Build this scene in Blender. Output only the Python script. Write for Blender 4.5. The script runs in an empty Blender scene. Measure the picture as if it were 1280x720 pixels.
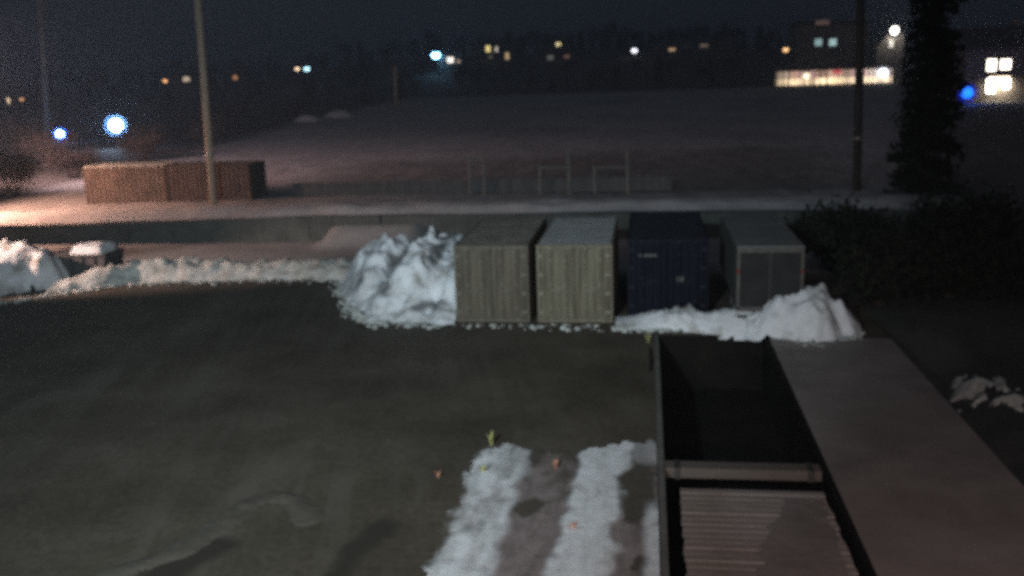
import bpy, bmesh, math, random
from mathutils import Vector, Matrix, noise
R = math.radians
random.seed(7)
scene = bpy.context.scene
C = scene.collection

# ------------------------------------------------------------------ camera
F, H = 1200.0, 8.0
cam_d = bpy.data.cameras.new("camera")
cam = bpy.data.objects.new("camera", cam_d)
C.objects.link(cam)
MR = Matrix.Rotation(R(8.2), 3, 'Z') @ Matrix.Rotation(R(90 - 12.7), 3, 'X') @ Matrix.Rotation(R(-1.9), 3, 'Z')
cam.matrix_world = Matrix.Translation((0, 0, H)) @ MR.to_4x4()
cam_d.sensor_width = 36.0
cam_d.lens = 36.0 * F / 1280.0
cam_d.clip_start = 0.1
cam_d.clip_end = 4000
cam_d.dof.use_dof = True
cam_d.dof.focus_distance = 4.0
cam_d.dof.aperture_fstop = (cam_d.lens / 1000) / 0.019
scene.camera = cam


def at(u, v, Y):
    d = MR @ Vector(((u - 640) / F, -(v - 360) / F, -1))
    return d * (Y / d.y) + Vector((0, 0, H))


def gp(u, v, z=0.0):
    d = MR @ Vector(((u - 640) / F, -(v - 360) / F, -1))
    return d * ((z - H) / d.z) + Vector((0, 0, H))


def sm(a, b, x):
    t = max(0.0, min(1.0, (x - a) / (b - a)))
    return t * t * (3 - 2 * t)


def ip(x, pts):
    if x <= pts[0][0]:
        return pts[0][1]
    for (a, p), (b, q) in zip(pts, pts[1:]):
        if x <= b:
            return p + (q - p) * (x - a) / (b - a)
    return pts[-1][1]


def fbm(x, y, s, o=4, z=0.0):
    return noise.fractal(Vector((x * s, y * s, z)), 1.0, 2.0, o)


# ------------------------------------------------------------------ materials
def new_mat(name):
    m = bpy.data.materials.new(name)
    m.use_nodes = True
    nt = m.node_tree
    return m, nt, nt.nodes["Principled BSDF"]


def noise_node(nt, scale, detail=6, rough=0.6, vec=None, mapping=None):
    n = nt.nodes.new("ShaderNodeTexNoise")
    n.inputs["Scale"].default_value = scale
    n.inputs["Detail"].default_value = detail
    n.inputs["Roughness"].default_value = rough
    if vec is None:
        vec = nt.nodes.new("ShaderNodeTexCoord").outputs["Object"]
    if mapping:
        mp = nt.nodes.new("ShaderNodeMapping")
        mp.inputs["Scale"].default_value = mapping
        nt.links.new(vec, mp.inputs["Vector"])
        vec = mp.outputs["Vector"]
    nt.links.new(vec, n.inputs["Vector"])
    return n


def ramp(nt, src, stops):
    r = nt.nodes.new("ShaderNodeValToRGB")
    e = r.color_ramp.elements
    while len(e) < len(stops):
        e.new(0.5)
    for i, (p, c) in enumerate(stops):
        e[i].position = p
        e[i].color = (*c, 1) if len(c) == 3 else c
    nt.links.new(src, r.inputs["Fac"])
    return r


def mix(nt, fac, a, b):
    m = nt.nodes.new("ShaderNodeMix")
    m.data_type = 'RGBA'
    for s, v in ((0, fac), (6, a), (7, b)):
        if hasattr(v, "links"):
            nt.links.new(v, m.inputs[s])
        elif s:
            m.inputs[s].default_value = (*v, 1)
        else:
            m.inputs[s].default_value = v
    return m.outputs[2]


def mat_noise(name, stops, scale=3.0, rough=0.8, bump=0.0, bscale=None, mapping=None, detail=6, metal=0.0, spec=0.5):
    m, nt, p = new_mat(name)
    n = noise_node(nt, scale, detail, mapping=mapping)
    r = ramp(nt, n.outputs["Fac"], stops)
    nt.links.new(r.outputs["Color"], p.inputs["Base Color"])
    p.inputs["Roughness"].default_value = rough
    p.inputs["Metallic"].default_value = metal
    p.inputs["Specular IOR Level"].default_value = spec
    if bump:
        b = nt.nodes.new("ShaderNodeBump")
        b.inputs["Strength"].default_value = bump
        b.inputs["Distance"].default_value = 0.05
        n2 = noise_node(nt, bscale or scale * 4, 8, mapping=mapping)
        nt.links.new(n2.outputs["Fac"], b.inputs["Height"])
        nt.links.new(b.outputs["Normal"], p.inputs["Normal"])
    return m


def mat_emit(name, col, strength, base=(0.8, 0.8, 0.8)):
    m, nt, p = new_mat(name)
    p.inputs["Base Color"].default_value = (*base, 1)
    p.inputs["Emission Color"].default_value = (*col, 1)
    p.inputs["Emission Strength"].default_value = strength
    p.inputs["Roughness"].default_value = 0.4
    return m


g = lambda v, w=1.0: (v * w, v, v / w)
M = {}
M['snow'] = mat_noise('dirty_snow', [(0.30, (0.22, 0.21, 0.19)), (0.40, (0.42, 0.42, 0.41)), (0.50, (0.66, 0.69, 0.72)), (0.75, (0.78, 0.82, 0.87))], 1.3, 0.8, .8, 5, detail=10)
M['snow_old'] = mat_noise('old_snow', [(0.32, (0.20, 0.20, 0.185)), (0.48, (0.40, 0.42, 0.40)), (0.7, (0.58, 0.61, 0.60))], 1.6, 0.8, 1.0, 6, detail=10)
M['cream'] = mat_noise('cream_paint', [(0.32, (0.075, 0.064, 0.040)), (0.5, (0.132, 0.118, 0.080)), (0.68, (0.182, 0.166, 0.118))], 1.6, 0.6, 0.15, 12, (4.0, 4.0, 0.35))
M['tan'] = mat_noise('tan_paint', [(0.32, (0.060, 0.049, 0.034)), (0.5, (0.102, 0.087, 0.062)), (0.68, (0.138, 0.122, 0.090))], 1.6, 0.6, 0.15, 12, (4.0, 4.0, 0.35))
M['roof_dark'] = mat_noise('weathered_roof', [(0.3, (0.10, 0.09, 0.08)), (0.7, (0.20, 0.18, 0.16))], 1.5, 0.8, 0.2)
M['roof_frost'] = mat_noise('frosted_roof', [(0.3, (0.20, 0.215, 0.22)), (0.7, (0.30, 0.315, 0.32))], 1.2, 0.8, 0.3)
M['blue'] = mat_noise('dark_blue_paint', [(0.3, (0.004, 0.005, 0.010)), (0.7, (0.008, 0.010, 0.020))], 2.0, 0.5, 0.1, 12, (3, 3, 0.5), spec=.08)
M['blue_roof'] = mat_noise('dark_blue_roof', [(0.3, (0.013, 0.015, 0.022)), (0.7, (0.022, 0.025, 0.034))], 2.0, 0.6, spec=.08)
M['steel'] = mat_noise('galvanised_steel', [(0.3, (0.22, 0.22, 0.20)), (0.7, (0.38, 0.38, 0.35))], 6, 0.45, metal=0.6)
M['dark_steel'] = mat_noise('dark_steel', [(0.3, (0.03, 0.03, 0.03)), (0.7, (0.07, 0.068, 0.06))], 6, 0.55, metal=0.3)
M['rust'] = mat_noise('rust_paint', [(0.28, (0.055, 0.042, 0.036)), (0.5, (0.098, 0.074, 0.062)), (0.75, (0.15, 0.116, 0.098))], 1.6, 0.75, 0.2, 10, (1, 1, 0.5))
M['rust_dark'] = mat_noise('dark_rust_paint', [(0.28, (0.036, 0.023, 0.020)), (0.5, (0.066, 0.042, 0.036)), (0.75, (0.10, 0.066, 0.056))], 1.6, 0.75, 0.2, 10, (1, 1, 0.5))
M['trailer_roof'] = mat_noise('trailer_roof', [(0.3, (0.13, 0.135, 0.135)), (0.7, (0.19, 0.195, 0.195))], 1.2, 0.7, 0.2, spec=.08)
M['trailer'] = mat_noise('pale_grey_panel', [(0.3, (0.08, 0.082, 0.08)), (0.7, (0.12, 0.122, 0.12))], 1.5, 0.5, 0.05, spec=.08)
M['trailer_door'] = mat_noise('dark_door_panel', [(0.3, (0.018, 0.020, 0.021)), (0.7, (0.032, 0.035, 0.036))], 1.5, 0.55, spec=.08)
M['trailer_frame'] = mat_noise('pale_frame', [(0.3, (0.075, 0.072, 0.068)), (0.7, (0.12, 0.117, 0.11))], 4, 0.5, spec=.08)
M['red_lens'] = mat_noise('red_lens', [(0.3, (0.14, 0.03, 0.025)), (0.7, (0.22, 0.05, 0.04))], 5, 0.25)
M['rubber'] = mat_noise('rubber', [(0.3, (0.015, 0.015, 0.015)), (0.7, (0.03, 0.03, 0.03))], 8, 0.85)
M['concrete'] = mat_noise('concrete', [(0.3, (0.07, 0.067, 0.062)), (0.7, (0.125, 0.12, 0.113))], 1.8, 0.85, 0.3)
M['wall_conc'] = mat_noise('dark_concrete', [(0.3, (0.038, 0.044, 0.042)), (0.7, (0.078, 0.088, 0.083))], 0.9, 0.9, 0.3)
M['pit'] = mat_noise('dark_pit_concrete', [(0.3, (0.004, 0.004, 0.0035)), (0.7, (0.012, 0.011, 0.009))], 1.0, 0.9, 0.2, spec=.1)  # near-black base colour for the pit walls and floor
M['timber'] = mat_noise('weathered_timber', [(0.3, (0.075, 0.063, 0.054)), (0.7, (0.115, 0.098, 0.086))], 3, 0.85, 0.3, 10, (0.6, 4, 4))
M['pole'] = mat_noise('pole_timber', [(0.3, (0.34, 0.26, 0.20)), (0.7, (0.52, 0.42, 0.33))], 3, 0.85, 0.2, 10, (4, 4, 0.4))
M['pole_pale'] = mat_noise('pale_pole_timber', [(0.3, (0.42, 0.34, 0.26)), (0.7, (0.60, 0.50, 0.40))], 3, 0.85, 0.2, 10, (4, 4, 0.4))
M['pole_dark'] = mat_noise('dark_pole_timber', [(0.3, (0.03, 0.028, 0.025)), (0.7, (0.06, 0.055, 0.048))], 3, 0.9, 0.2, 10, (4, 4, 0.4))
M['bark'] = mat_noise('bark', [(0.3, (0.03, 0.025, 0.02)), (0.7, (0.07, 0.06, 0.048))], 5, 0.95, 0.3)
M['needle'] = mat_noise('needles', [(0.3, (0.008, 0.011, 0.008)), (0.7, (0.022, 0.027, 0.019))], 1.5, 0.9, spec=0.1)
M['far_leaf'] = mat_noise('far_needles', [(0.3, (0.045, 0.048, 0.042)), (0.7, (0.09, 0.092, 0.085))], 0.3, 0.95, spec=0.1)
M['twig'] = mat_noise('twigs', [(0.3, (0.04, 0.031, 0.027)), (0.7, (0.09, 0.068, 0.058))], 2, 0.95, spec=0.1)
M['dead_grass'] = mat_noise('dead_grass', [(0.3, (0.26, 0.27, 0.10)), (0.7, (0.42, 0.42, 0.18))], 9, 0.9)
M['dead_leaf'] = mat_noise('dead_leaf', [(0.3, (0.36, 0.16, 0.10)), (0.7, (0.55, 0.30, 0.20))], 9, 0.9)
M['fence'] = mat_noise('dark_fence_board', [(0.3, (0.05, 0.05, 0.052)), (0.7, (0.10, 0.10, 0.104))], 1.5, 0.85, 0.2, 8, (3, 3, 0.4))
M['fence_post'] = mat_noise('pale_fence_post', [(0.3, (0.11, 0.115, 0.11)), (0.7, (0.18, 0.185, 0.17))], 4, 0.8)
M['house'] = mat_noise('house_wall', [(0.3, (0.07, 0.065, 0.06)), (0.7, (0.14, 0.13, 0.12))], 0.6, 0.9)
M['house_roof'] = mat_noise('house_roof', [(0.3, (0.04, 0.04, 0.042)), (0.7, (0.09, 0.09, 0.092))], 0.6, 0.9)
M['building'] = mat_noise('building_wall', [(0.3, (0.15, 0.135, 0.125)), (0.7, (0.24, 0.215, 0.20))], 0.3, 0.85)
M['bin'] = mat_noise('bin_steel', [(0.3, (0.035, 0.032, 0.032)), (0.7, (0.075, 0.07, 0.07))], 3, 0.6)
M['frame'] = mat_noise('window_frame', [(0.3, (0.10, 0.09, 0.08)), (0.7, (0.16, 0.15, 0.14))], 3, 0.7)


def ground_mat():
    """asphalt dusted with frost; packed grey snow further back, marked by where it lies on the yard"""
    m, nt, p = new_mat('frosty_asphalt')
    tc = nt.nodes.new("ShaderNodeTexCoord")
    ob = tc.outputs["Object"]
    n1 = noise_node(nt, 0.35, 8, 0.65, ob)
    n2 = noise_node(nt, 6.0, 8, 0.7, ob)
    n4 = noise_node(nt, 0.55, 5, 0.55, ob, (1.0, 0.35, 1.0))
    base = ramp(nt, n1.outputs["Fac"], [(0.30, (0.042, 0.035, 0.025)), (0.50, (0.064, 0.054, 0.040)), (0.70, (0.090, 0.078, 0.061))])
    spk = ramp(nt, n2.outputs["Fac"], [(0.35, (0.75, 0.75, 0.75)), (0.65, (1.2, 1.2, 1.2))])
    mm = nt.nodes.new("ShaderNodeMix")
    mm.data_type = 'RGBA'
    mm.blend_type = 'MULTIPLY'
    mm.inputs[0].default_value = 1
    nt.links.new(base.outputs["Color"], mm.inputs[6])
    nt.links.new(spk.outputs["Color"], mm.inputs[7])
    # worn frost patches
    fr = ramp(nt, n4.outputs["Fac"], [(0.56, (0, 0, 0)), (0.72, (0.35, 0.35, 0.35))])
    c1 = mix(nt, fr.outputs["Color"], mm.outputs[2], (0.13, 0.12, 0.102))
    # worn wheel lines running along the yard
    vr = nt.nodes.new("ShaderNodeVectorRotate")
    vr.rotation_type = 'Z_AXIS'
    vr.inputs["Angle"].default_value = R(-14)
    nt.links.new(ob, vr.inputs["Vector"])
    n5 = noise_node(nt, 1.0, 4, 0.55, vr.outputs[0], (1.5, 0.06, 1.0))
    tr = ramp(nt, n5.outputs["Fac"], [(0.42, (0.45, 0.45, 0.45)), (0.50, (0, 0, 0)), (0.56, (0, 0, 0)), (0.66, (0.3, 0.3, 0.3))])
    n6 = noise_node(nt, 0.22, 3, 0.5, ob)
    k6 = ramp(nt, n6.outputs["Fac"], [(0.42, (0, 0, 0)), (0.6, (1, 1, 1))])
    tm = nt.nodes.new("ShaderNodeMath")
    tm.operation = 'MULTIPLY'
    nt.links.new(tr.outputs["Color"], tm.inputs[0])
    nt.links.new(k6.outputs["Color"], tm.inputs[1])
    c1 = mix(nt, tm.outputs[0], c1, (0.095, 0.085, 0.07))
    sep = nt.nodes.new("ShaderNodeSeparateXYZ")
    nt.links.new(ob, sep.inputs[0])
    n3 = noise_node(nt, 0.5, 6, 0.6, ob)
    ad = nt.nodes.new("ShaderNodeMath")
    ad.operation = 'MULTIPLY_ADD'
    nt.links.new(n3.outputs["Fac"], ad.inputs[0])
    ad.inputs[1].default_value = 4.0
    nt.links.new(sep.outputs["Y"], ad.inputs[2])
    mr = nt.nodes.new("ShaderNodeMapRange")
    mr.inputs[1].default_value = 38.6
    mr.inputs[2].default_value = 40.2
    nt.links.new(ad.outputs[0], mr.inputs[0])
    pk = ramp(nt, n1.outputs["Fac"], [(0.3, (0.17, 0.175, 0.18)), (0.7, (0.29, 0.30, 0.31))])
    c2 = mix(nt, mr.outputs[0], c1, pk.outputs["Color"])
    wa = nt.nodes.new("ShaderNodeAttribute")
    wa.attribute_name = "cover"
    ws = nt.nodes.new("ShaderNodeSeparateColor")
    nt.links.new(wa.outputs["Color"], ws.inputs[0])
    c2 = mix(nt, ws.outputs[0], c2, (0.032, 0.028, 0.022))
    nt.links.new(c2, p.inputs["Base Color"])
    p.inputs["Roughness"].default_value = 0.72
    p.inputs["Specular IOR Level"].default_value = 0.25
    b = nt.nodes.new("ShaderNodeBump")
    b.inputs["Strength"].default_value = 0.35
    b.inputs["Distance"].default_value = 0.03
    nt.links.new(n2.outputs["Fac"], b.inputs["Height"])
    nt.links.new(b.outputs["Normal"], p.inputs["Normal"])
    return m


def field_mat():
    """thin grey snow with stubble; brown scrub ground and darker strips by vertex mask"""
    m, nt, p = new_mat('snow_field')
    at_ = nt.nodes.new("ShaderNodeAttribute")
    at_.attribute_name = "cover"
    sep = nt.nodes.new("ShaderNodeSeparateColor")
    nt.links.new(at_.outputs["Color"], sep.inputs[0])
    n1 = noise_node(nt, 0.08, 8, 0.65, mapping=(1, 0.5, 1))
    n2 = noise_node(nt, 0.9, 8, 0.7, mapping=(1, 0.35, 1))
    s1 = ramp(nt, n1.outputs["Fac"], [(0.3, (0.25, 0.25, 0.255)), (0.7, (0.42, 0.42, 0.435))])
    s2 = ramp(nt, n2.outputs["Fac"], [(0.35, (0.7, 0.69, 0.68)), (0.6, (1.08, 1.08, 1.08))])
    mm = nt.nodes.new("ShaderNodeMix")
    mm.data_type = 'RGBA'
    mm.blend_type = 'MULTIPLY'
    mm.inputs[0].default_value = 1
    nt.links.new(s1.outputs["Color"], mm.inputs[6])
    nt.links.new(s2.outputs["Color"], mm.inputs[7])
    scrub = ramp(nt, n2.outputs["Fac"], [(0.3, (0.045, 0.042, 0.038)), (0.7, (0.11, 0.095, 0.085))])
    a = mix(nt, sep.outputs[0], mm.outputs[2], scrub.outputs["Color"])
    bank = ramp(nt, n2.outputs["Fac"], [(0.3, (0.36, 0.36, 0.37)), (0.7, (0.52, 0.53, 0.55))])
    b_ = mix(nt, sep.outputs[1], a, bank.outputs["Color"])
    nt.links.new(b_, p.inputs["Base Color"])
    p.inputs["Roughness"].default_value = 0.85
    p.inputs["Specular IOR Level"].default_value = 0.15
    b = nt.nodes.new("ShaderNodeBump")
    b.inputs["Strength"].default_value = 0.6
    b.inputs["Distance"].default_value = 0.12
    nt.links.new(n2.outputs["Fac"], b.inputs["Height"])
    nt.links.new(b.outputs["Normal"], p.inputs["Normal"])
    return m


def snow_blotched_mat():
    m, nt, p = new_mat('snow_with_blotches')
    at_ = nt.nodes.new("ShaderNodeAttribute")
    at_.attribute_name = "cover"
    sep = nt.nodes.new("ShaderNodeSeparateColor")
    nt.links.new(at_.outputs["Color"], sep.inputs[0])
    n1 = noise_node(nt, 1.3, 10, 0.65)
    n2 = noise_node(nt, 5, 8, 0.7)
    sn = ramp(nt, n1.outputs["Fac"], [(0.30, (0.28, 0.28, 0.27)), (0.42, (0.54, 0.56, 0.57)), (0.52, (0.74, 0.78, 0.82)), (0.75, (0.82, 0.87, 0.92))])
    blot = ramp(nt, n2.outputs["Fac"], [(0.3, (0.05, 0.055, 0.06)), (0.7, (0.16, 0.17, 0.18))])
    nt.links.new(mix(nt, sep.outputs[0], sn.outputs["Color"], blot.outputs["Color"]), p.inputs["Base Color"])
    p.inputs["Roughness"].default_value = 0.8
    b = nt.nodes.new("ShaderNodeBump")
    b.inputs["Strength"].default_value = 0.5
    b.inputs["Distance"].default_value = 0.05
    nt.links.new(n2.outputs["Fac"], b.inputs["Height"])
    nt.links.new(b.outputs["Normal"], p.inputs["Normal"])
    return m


def patch_mat():
    """wheel-tracked snow: white snow / brown slush by vertex mask"""
    m, nt, p = new_mat('tracked_snow')
    at_ = nt.nodes.new("ShaderNodeAttribute")
    at_.attribute_name = "cover"
    sep = nt.nodes.new("ShaderNodeSeparateColor")
    nt.links.new(at_.outputs["Color"], sep.inputs[0])
    n1 = noise_node(nt, 2.5, 8, 0.65, mapping=(1.6, 0.5, 1))
    n2 = noise_node(nt, 14, 6, 0.7)
    sn = ramp(nt, n1.outputs["Fac"], [(0.28, (0.44, 0.44, 0.45)), (0.45, (0.62, 0.64, 0.66)), (0.75, (0.74, 0.78, 0.81))])
    sl = ramp(nt, n1.outputs["Fac"], [(0.3, (0.14, 0.115, 0.112)), (0.7, (0.26, 0.215, 0.21))])
    ba = ramp(nt, n2.outputs["Fac"], [(0.3, (0.050, 0.043, 0.033)), (0.7, (0.085, 0.074, 0.058))])
    c0 = mix(nt, sep.outputs[1], sl.outputs["Color"], ba.outputs["Color"])
    c = mix(nt, sep.outputs[0], c0, sn.outputs["Color"])
    nt.links.new(c, p.inputs["Base Color"])
    p.inputs["Roughness"].default_value = 0.7
    b = nt.nodes.new("ShaderNodeBump")
    b.inputs["Strength"].default_value = 0.6
    b.inputs["Distance"].default_value = 0.03
    nt.links.new(n2.outputs["Fac"], b.inputs["Height"])
    nt.links.new(b.outputs["Normal"], p.inputs["Normal"])
    return m


M['ground'] = ground_mat()
M['field'] = field_mat()
M['patch'] = patch_mat()
M['snow_blotched'] = snow_blotched_mat()
M['slab'] = mat_noise('worn_slab', [(0.3, (0.155, 0.136, 0.130)), (0.5, (0.20, 0.178, 0.17)), (0.7, (0.245, 0.22, 0.212))], 0.7, 0.8, 0.25, 9)
M['verge'] = mat_noise('dark_verge', [(0.3, (0.018, 0.021, 0.019)), (0.7, (0.050, 0.054, 0.050))], 0.8, 0.9, 0.5, 6)
M['hill'] = mat_noise('dark_hillside', [(0.3, (0.040, 0.042, 0.040)), (0.7, (0.085, 0.085, 0.082))], 0.05, 0.95, 0.2)

M['frost'] = mat_noise('trodden_frost', [(0.3, (0.15, 0.135, 0.13)), (0.7, (0.225, 0.20, 0.192))], 1.5, 0.8, 0.3)
# board deck: frost dusted on its right half
m, nt, p = new_mat('frosted_boards')
n1 = noise_node(nt, 1.2, 6, 0.6)
tc = nt.nodes.new("ShaderNodeTexCoord")
sep = nt.nodes.new("ShaderNodeSeparateXYZ")
nt.links.new(tc.outputs["Object"], sep.inputs[0])
ad = nt.nodes.new("ShaderNodeMath")
ad.operation = 'MULTIPLY_ADD'
nt.links.new(n1.outputs["Fac"], ad.inputs[0])
ad.inputs[1].default_value = 2.0
nt.links.new(sep.outputs["X"], ad.inputs[2])
mr = nt.nodes.new("ShaderNodeMapRange")
mr.inputs[1].default_value = 2.2
mr.inputs[2].default_value = 3.4
nt.links.new(ad.outputs[0], mr.inputs[0])
w1 = noise_node(nt, 4, 8, 0.7, mapping=(0.5, 3, 1))
wd = ramp(nt, w1.outputs["Fac"], [(0.3, (0.13, 0.105, 0.09)), (0.7, (0.24, 0.195, 0.175))])
fr = ramp(nt, w1.outputs["Fac"], [(0.3, (0.21, 0.19, 0.18)), (0.7, (0.30, 0.275, 0.265))])
nt.links.new(mix(nt, mr.outputs[0], wd.outputs["Color"], fr.outputs["Color"]), p.inputs["Base Color"])
p.inputs["Roughness"].default_value = 0.8
M['deck'] = m


# ------------------------------------------------------------------ mesh helpers
class MB:
    def __init__(s):
        s.bm = bmesh.new()

    def box(s, x0, x1, y0, y1, z0, z1, bev=0.0):
        ps = [(x, y, z) for z in (z0, z1) for y in (y0, y1) for x in (x0, x1)]
        v = [s.bm.verts.new(q) for q in ps]
        fs = [s.bm.faces.new([v[i] for i in f]) for f in ((0, 2, 3, 1), (4, 5, 7, 6), (0, 1, 5, 4), (2, 6, 7, 3), (0, 4, 6, 2), (1, 3, 7, 5))]
        if bev:
            es = list({e for f in fs for e in f.edges})
            bmesh.ops.bevel(s.bm, geom=es, offset=bev, segments=2, affect='EDGES', profile=0.5)
        return s

    def tube(s, a, b, ra, rb=None, n=10, cap=True):
        a, b = Vector(a), Vector(b)
        rb = ra if rb is None else rb
        d = (b - a).normalized()
        x = d.orthogonal().normalized()
        y = d.cross(x)
        r0, r1 = [], []
        for i in range(n):
            t = 2 * math.pi * i / n
            o = x * math.cos(t) + y * math.sin(t)
            r0.append(s.bm.verts.new(a + o * ra))
            r1.append(s.bm.verts.new(b + o * rb))
        for i in range(n):
            j = (i + 1) % n
            s.bm.faces.new((r0[i], r0[j], r1[j], r1[i]))
        if cap:
            s.bm.faces.new(r0[::-1])
            s.bm.faces.new(r1)
        return s

    def ball(s, c, r, sz=1.0, seg=16):
        q = bmesh.ops.create_uvsphere(s.bm, u_segments=seg, v_segments=seg // 2 + 2, radius=r)
        for v in q['verts']:
            v.co = Vector((v.co.x, v.co.y, v.co.z * sz)) + Vector(c)
        return s

    def prism(s, pts, axis, a, b):
        """outline pts (2D) extruded along axis"""
        def P(p, t):
            return {'x': (t, p[0], p[1]), 'y': (p[0], t, p[1]), 'z': (p[0], p[1], t)}[axis]
        v0 = [s.bm.verts.new(P(p, a)) for p in pts]
        v1 = [s.bm.verts.new(P(p, b)) for p in pts]
        n = len(pts)
        s.bm.faces.new(v0)
        s.bm.faces.new(v1[::-1])
        for i in range(n):
            s.bm.faces.new((v0[i], v1[i], v1[(i + 1) % n], v0[(i + 1) % n]))
        return s

    def build(s, name, mat, parent=None, smooth=False, loc=None):
        bmesh.ops.recalc_face_normals(s.bm, faces=s.bm.faces)
        me = bpy.data.meshes.new(name)
        s.bm.to_mesh(me)
        s.bm.free()
        me.materials.append(mat)
        if smooth:
            for f in me.polygons:
                f.use_smooth = True
        o = bpy.data.objects.new(name, me)
        C.objects.link(o)
        if parent:
            o.parent = parent
        if loc:
            o.location = loc
        return o


def tag(o, label, cat, group=None, kind=None):
    if label:
        o['label'] = label
    if cat:
        o['category'] = cat
    if group:
        o['group'] = group
    if kind:
        o['kind'] = kind
    return o


def thing(name, label, cat, loc=(0, 0, 0), rz=0, group=None):
    o = bpy.data.objects.new(name, None)
    o.empty_display_size = 0.3
    C.objects.link(o)
    o.location = loc
    o.rotation_euler = (0, 0, rz)
    return tag(o, label, cat, group)


def kids(o):
    return [c for c in C.objects if c.parent == o]


def copy_tree(o, parent=None):
    c = o.copy()
    C.objects.link(c)
    if parent:
        c.parent = parent
    for ch in kids(o):
        copy_tree(ch, c)
    return c


def structure(o):
    o['kind'] = 'structure'
    return o


def frange(a, b, s):
    n = max(1, int(round((b - a) / s)))
    return [a + (b - a) * i / n for i in range(n + 1)]


def heightgrid(name, xs, ys, fz, mat, keep=None, cover=None, parent=None, smooth=True):
    verts, faces = [], []
    for y in ys:
        for x in xs:
            verts.append((x, y, fz(x, y)))
    nx = len(xs)
    for j in range(len(ys) - 1):
        for i in range(nx - 1):
            if keep and not keep((xs[i] + xs[i + 1]) / 2, (ys[j] + ys[j + 1]) / 2):
                continue
            a = j * nx + i
            faces.append((a, a + 1, a + nx + 1, a + nx))
    me = bpy.data.meshes.new(name)
    me.from_pydata(verts, [], faces)
    if cover:
        ca = me.color_attributes.new("cover", 'FLOAT_COLOR', 'POINT')
        for k, v in enumerate(verts):
            c = cover(v[0], v[1])
            ca.data[k].color = (c[0], c[1], c[2], 1)
    me.materials.append(mat)
    if smooth:
        for f in me.polygons:
            f.use_smooth = True
    bm = bmesh.new()
    bm.from_mesh(me)
    loose = [v for v in bm.verts if not v.link_faces]
    bmesh.ops.delete(bm, geom=loose, context='VERTS')
    bm.to_mesh(me)
    bm.free()
    o = bpy.data.objects.new(name, me)
    C.objects.link(o)
    if parent:
        o.parent = parent
    return o


# ------------------------------------------------------------------ setting
PX0, PX1, PY0, PY1 = 0.32, 3.60, 6.0, 28.6     # the sunken pit


def ground_z(x, y):
    z = 0.02 * fbm(x, y, 0.25)
    z *= sm(0.0, 0.6, abs(x - 2)) if PX0 - 1.2 < x < 8 else 1
    if PX0 - .3 < x < PX1 + .3 and y < PY1 + .5:
        z = 0
    # bank falling away on the right of the slab
    d = sm(7.05, 7.5, x) * (1 - sm(27.5, 31.5, y))
    z -= (0.75 + .65 * (1 - sm(7.9, 9.2, x))) * d
    z += 0.10 * fbm(x, y, 0.7, 4, 3.3) * sm(7.3, 8.2, x) * (1 - sm(29, 33, y))
    # ramp up to the terrace
    if -17 < x < -9.5 and y > 38:
        z += 0.85 * sm(43.4, 46, y) * sm(-16.1, -15.4, x) * (1 - sm(-10.9, -10.2, x))
    return z


WET = []
for seg_, w_ in ((((165, 745), (225, 705), (268, 684)), .42), (((408, 745), (440, 690), (482, 655)), .30)):
    WET.append(([gp(*q).xy for q in seg_], w_))


def ground_cover(x, y):
    if not (-12 < x < -3 and 11 < y < 18):
        return (0, 0, 0)
    best = 0
    P = Vector((x, y))
    for pts, w_ in WET:
        d = 9
        for k, (a, b) in enumerate(zip(pts, pts[1:])):
            ab = b - a
            t = max(0, min(1, (P - a).dot(ab) / ab.dot(ab)))
            d = min(d, (P - a - ab * t).length)
        d += .16 * fbm(x, y, 1.6, 3)
        best = max(best, 1 - sm(w_ * .55, w_ * 1.15, d))
    return (best, 0, 0)


xs = [-320, -160, -90] + frange(-60, -30, 3) + frange(-28.5, -10.5, .5) + frange(-10.4, -4, .12) + frange(-3.6, PX0 - .5, 0.5) + [PX0, (PX0 + PX1) / 2, PX1] + frange(4.0, 7.0, .5) + frange(7.08, 14, .35) + frange(15, 45, 3) + [70, 160, 320]
ys = [-60, -20, 0, PY0] + frange(7, 12, .6) + frange(12.12, 17, .12) + frange(17.5, PY1 - .6, .6) + [PY1] + frange(29, 46, .5)
ground = heightgrid('ground', xs, ys, ground_z, M['ground'], cover=ground_cover, keep=lambda x, y: not (PX0 < x < PX1 and PY0 < y < PY1) and not (x > 7.1))
structure(ground)
verge = heightgrid('verge', [x for x in xs if x >= 7.08], ys, lambda x, y: ground_z(x, y) - 0.004, M['verge'])
structure(verge)

# concrete apron right of the pit and the pit itself
apron = MB().box(PX1 + .002, 7.05, 5, 28.2, -0.9, 0.05, 0.02).build('pavement', M['slab'])
structure(apron)
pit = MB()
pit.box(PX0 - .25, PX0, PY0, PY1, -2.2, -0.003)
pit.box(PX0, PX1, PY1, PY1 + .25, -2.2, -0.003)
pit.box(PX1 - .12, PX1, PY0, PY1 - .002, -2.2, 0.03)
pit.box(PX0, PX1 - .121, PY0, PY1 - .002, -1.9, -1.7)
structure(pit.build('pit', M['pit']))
kerb = MB().box(PX0 - .10, PX0 + .03, PY0, PY1 - .01, -.12, 0.03, 0.01).build('kerb', M['concrete'])
structure(kerb)


def shore(y):
    return ip(y, [(46, -35), (54, -39), (66, -41), (79, -43), (96, -46), (162, -56), (300, -72), (420, -90)])


def hill_h(x, y):
    a = ip(x, [(-600, 2), (-260, 4), (-180, 7), (-105, 15), (-20, 14), (60, 11.5), (150, 10), (600, 8)])
    return a * sm(295, 440, y) + (3.0 * fbm(x, y, 0.006, 3) * sm(330, 480, y))


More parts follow.
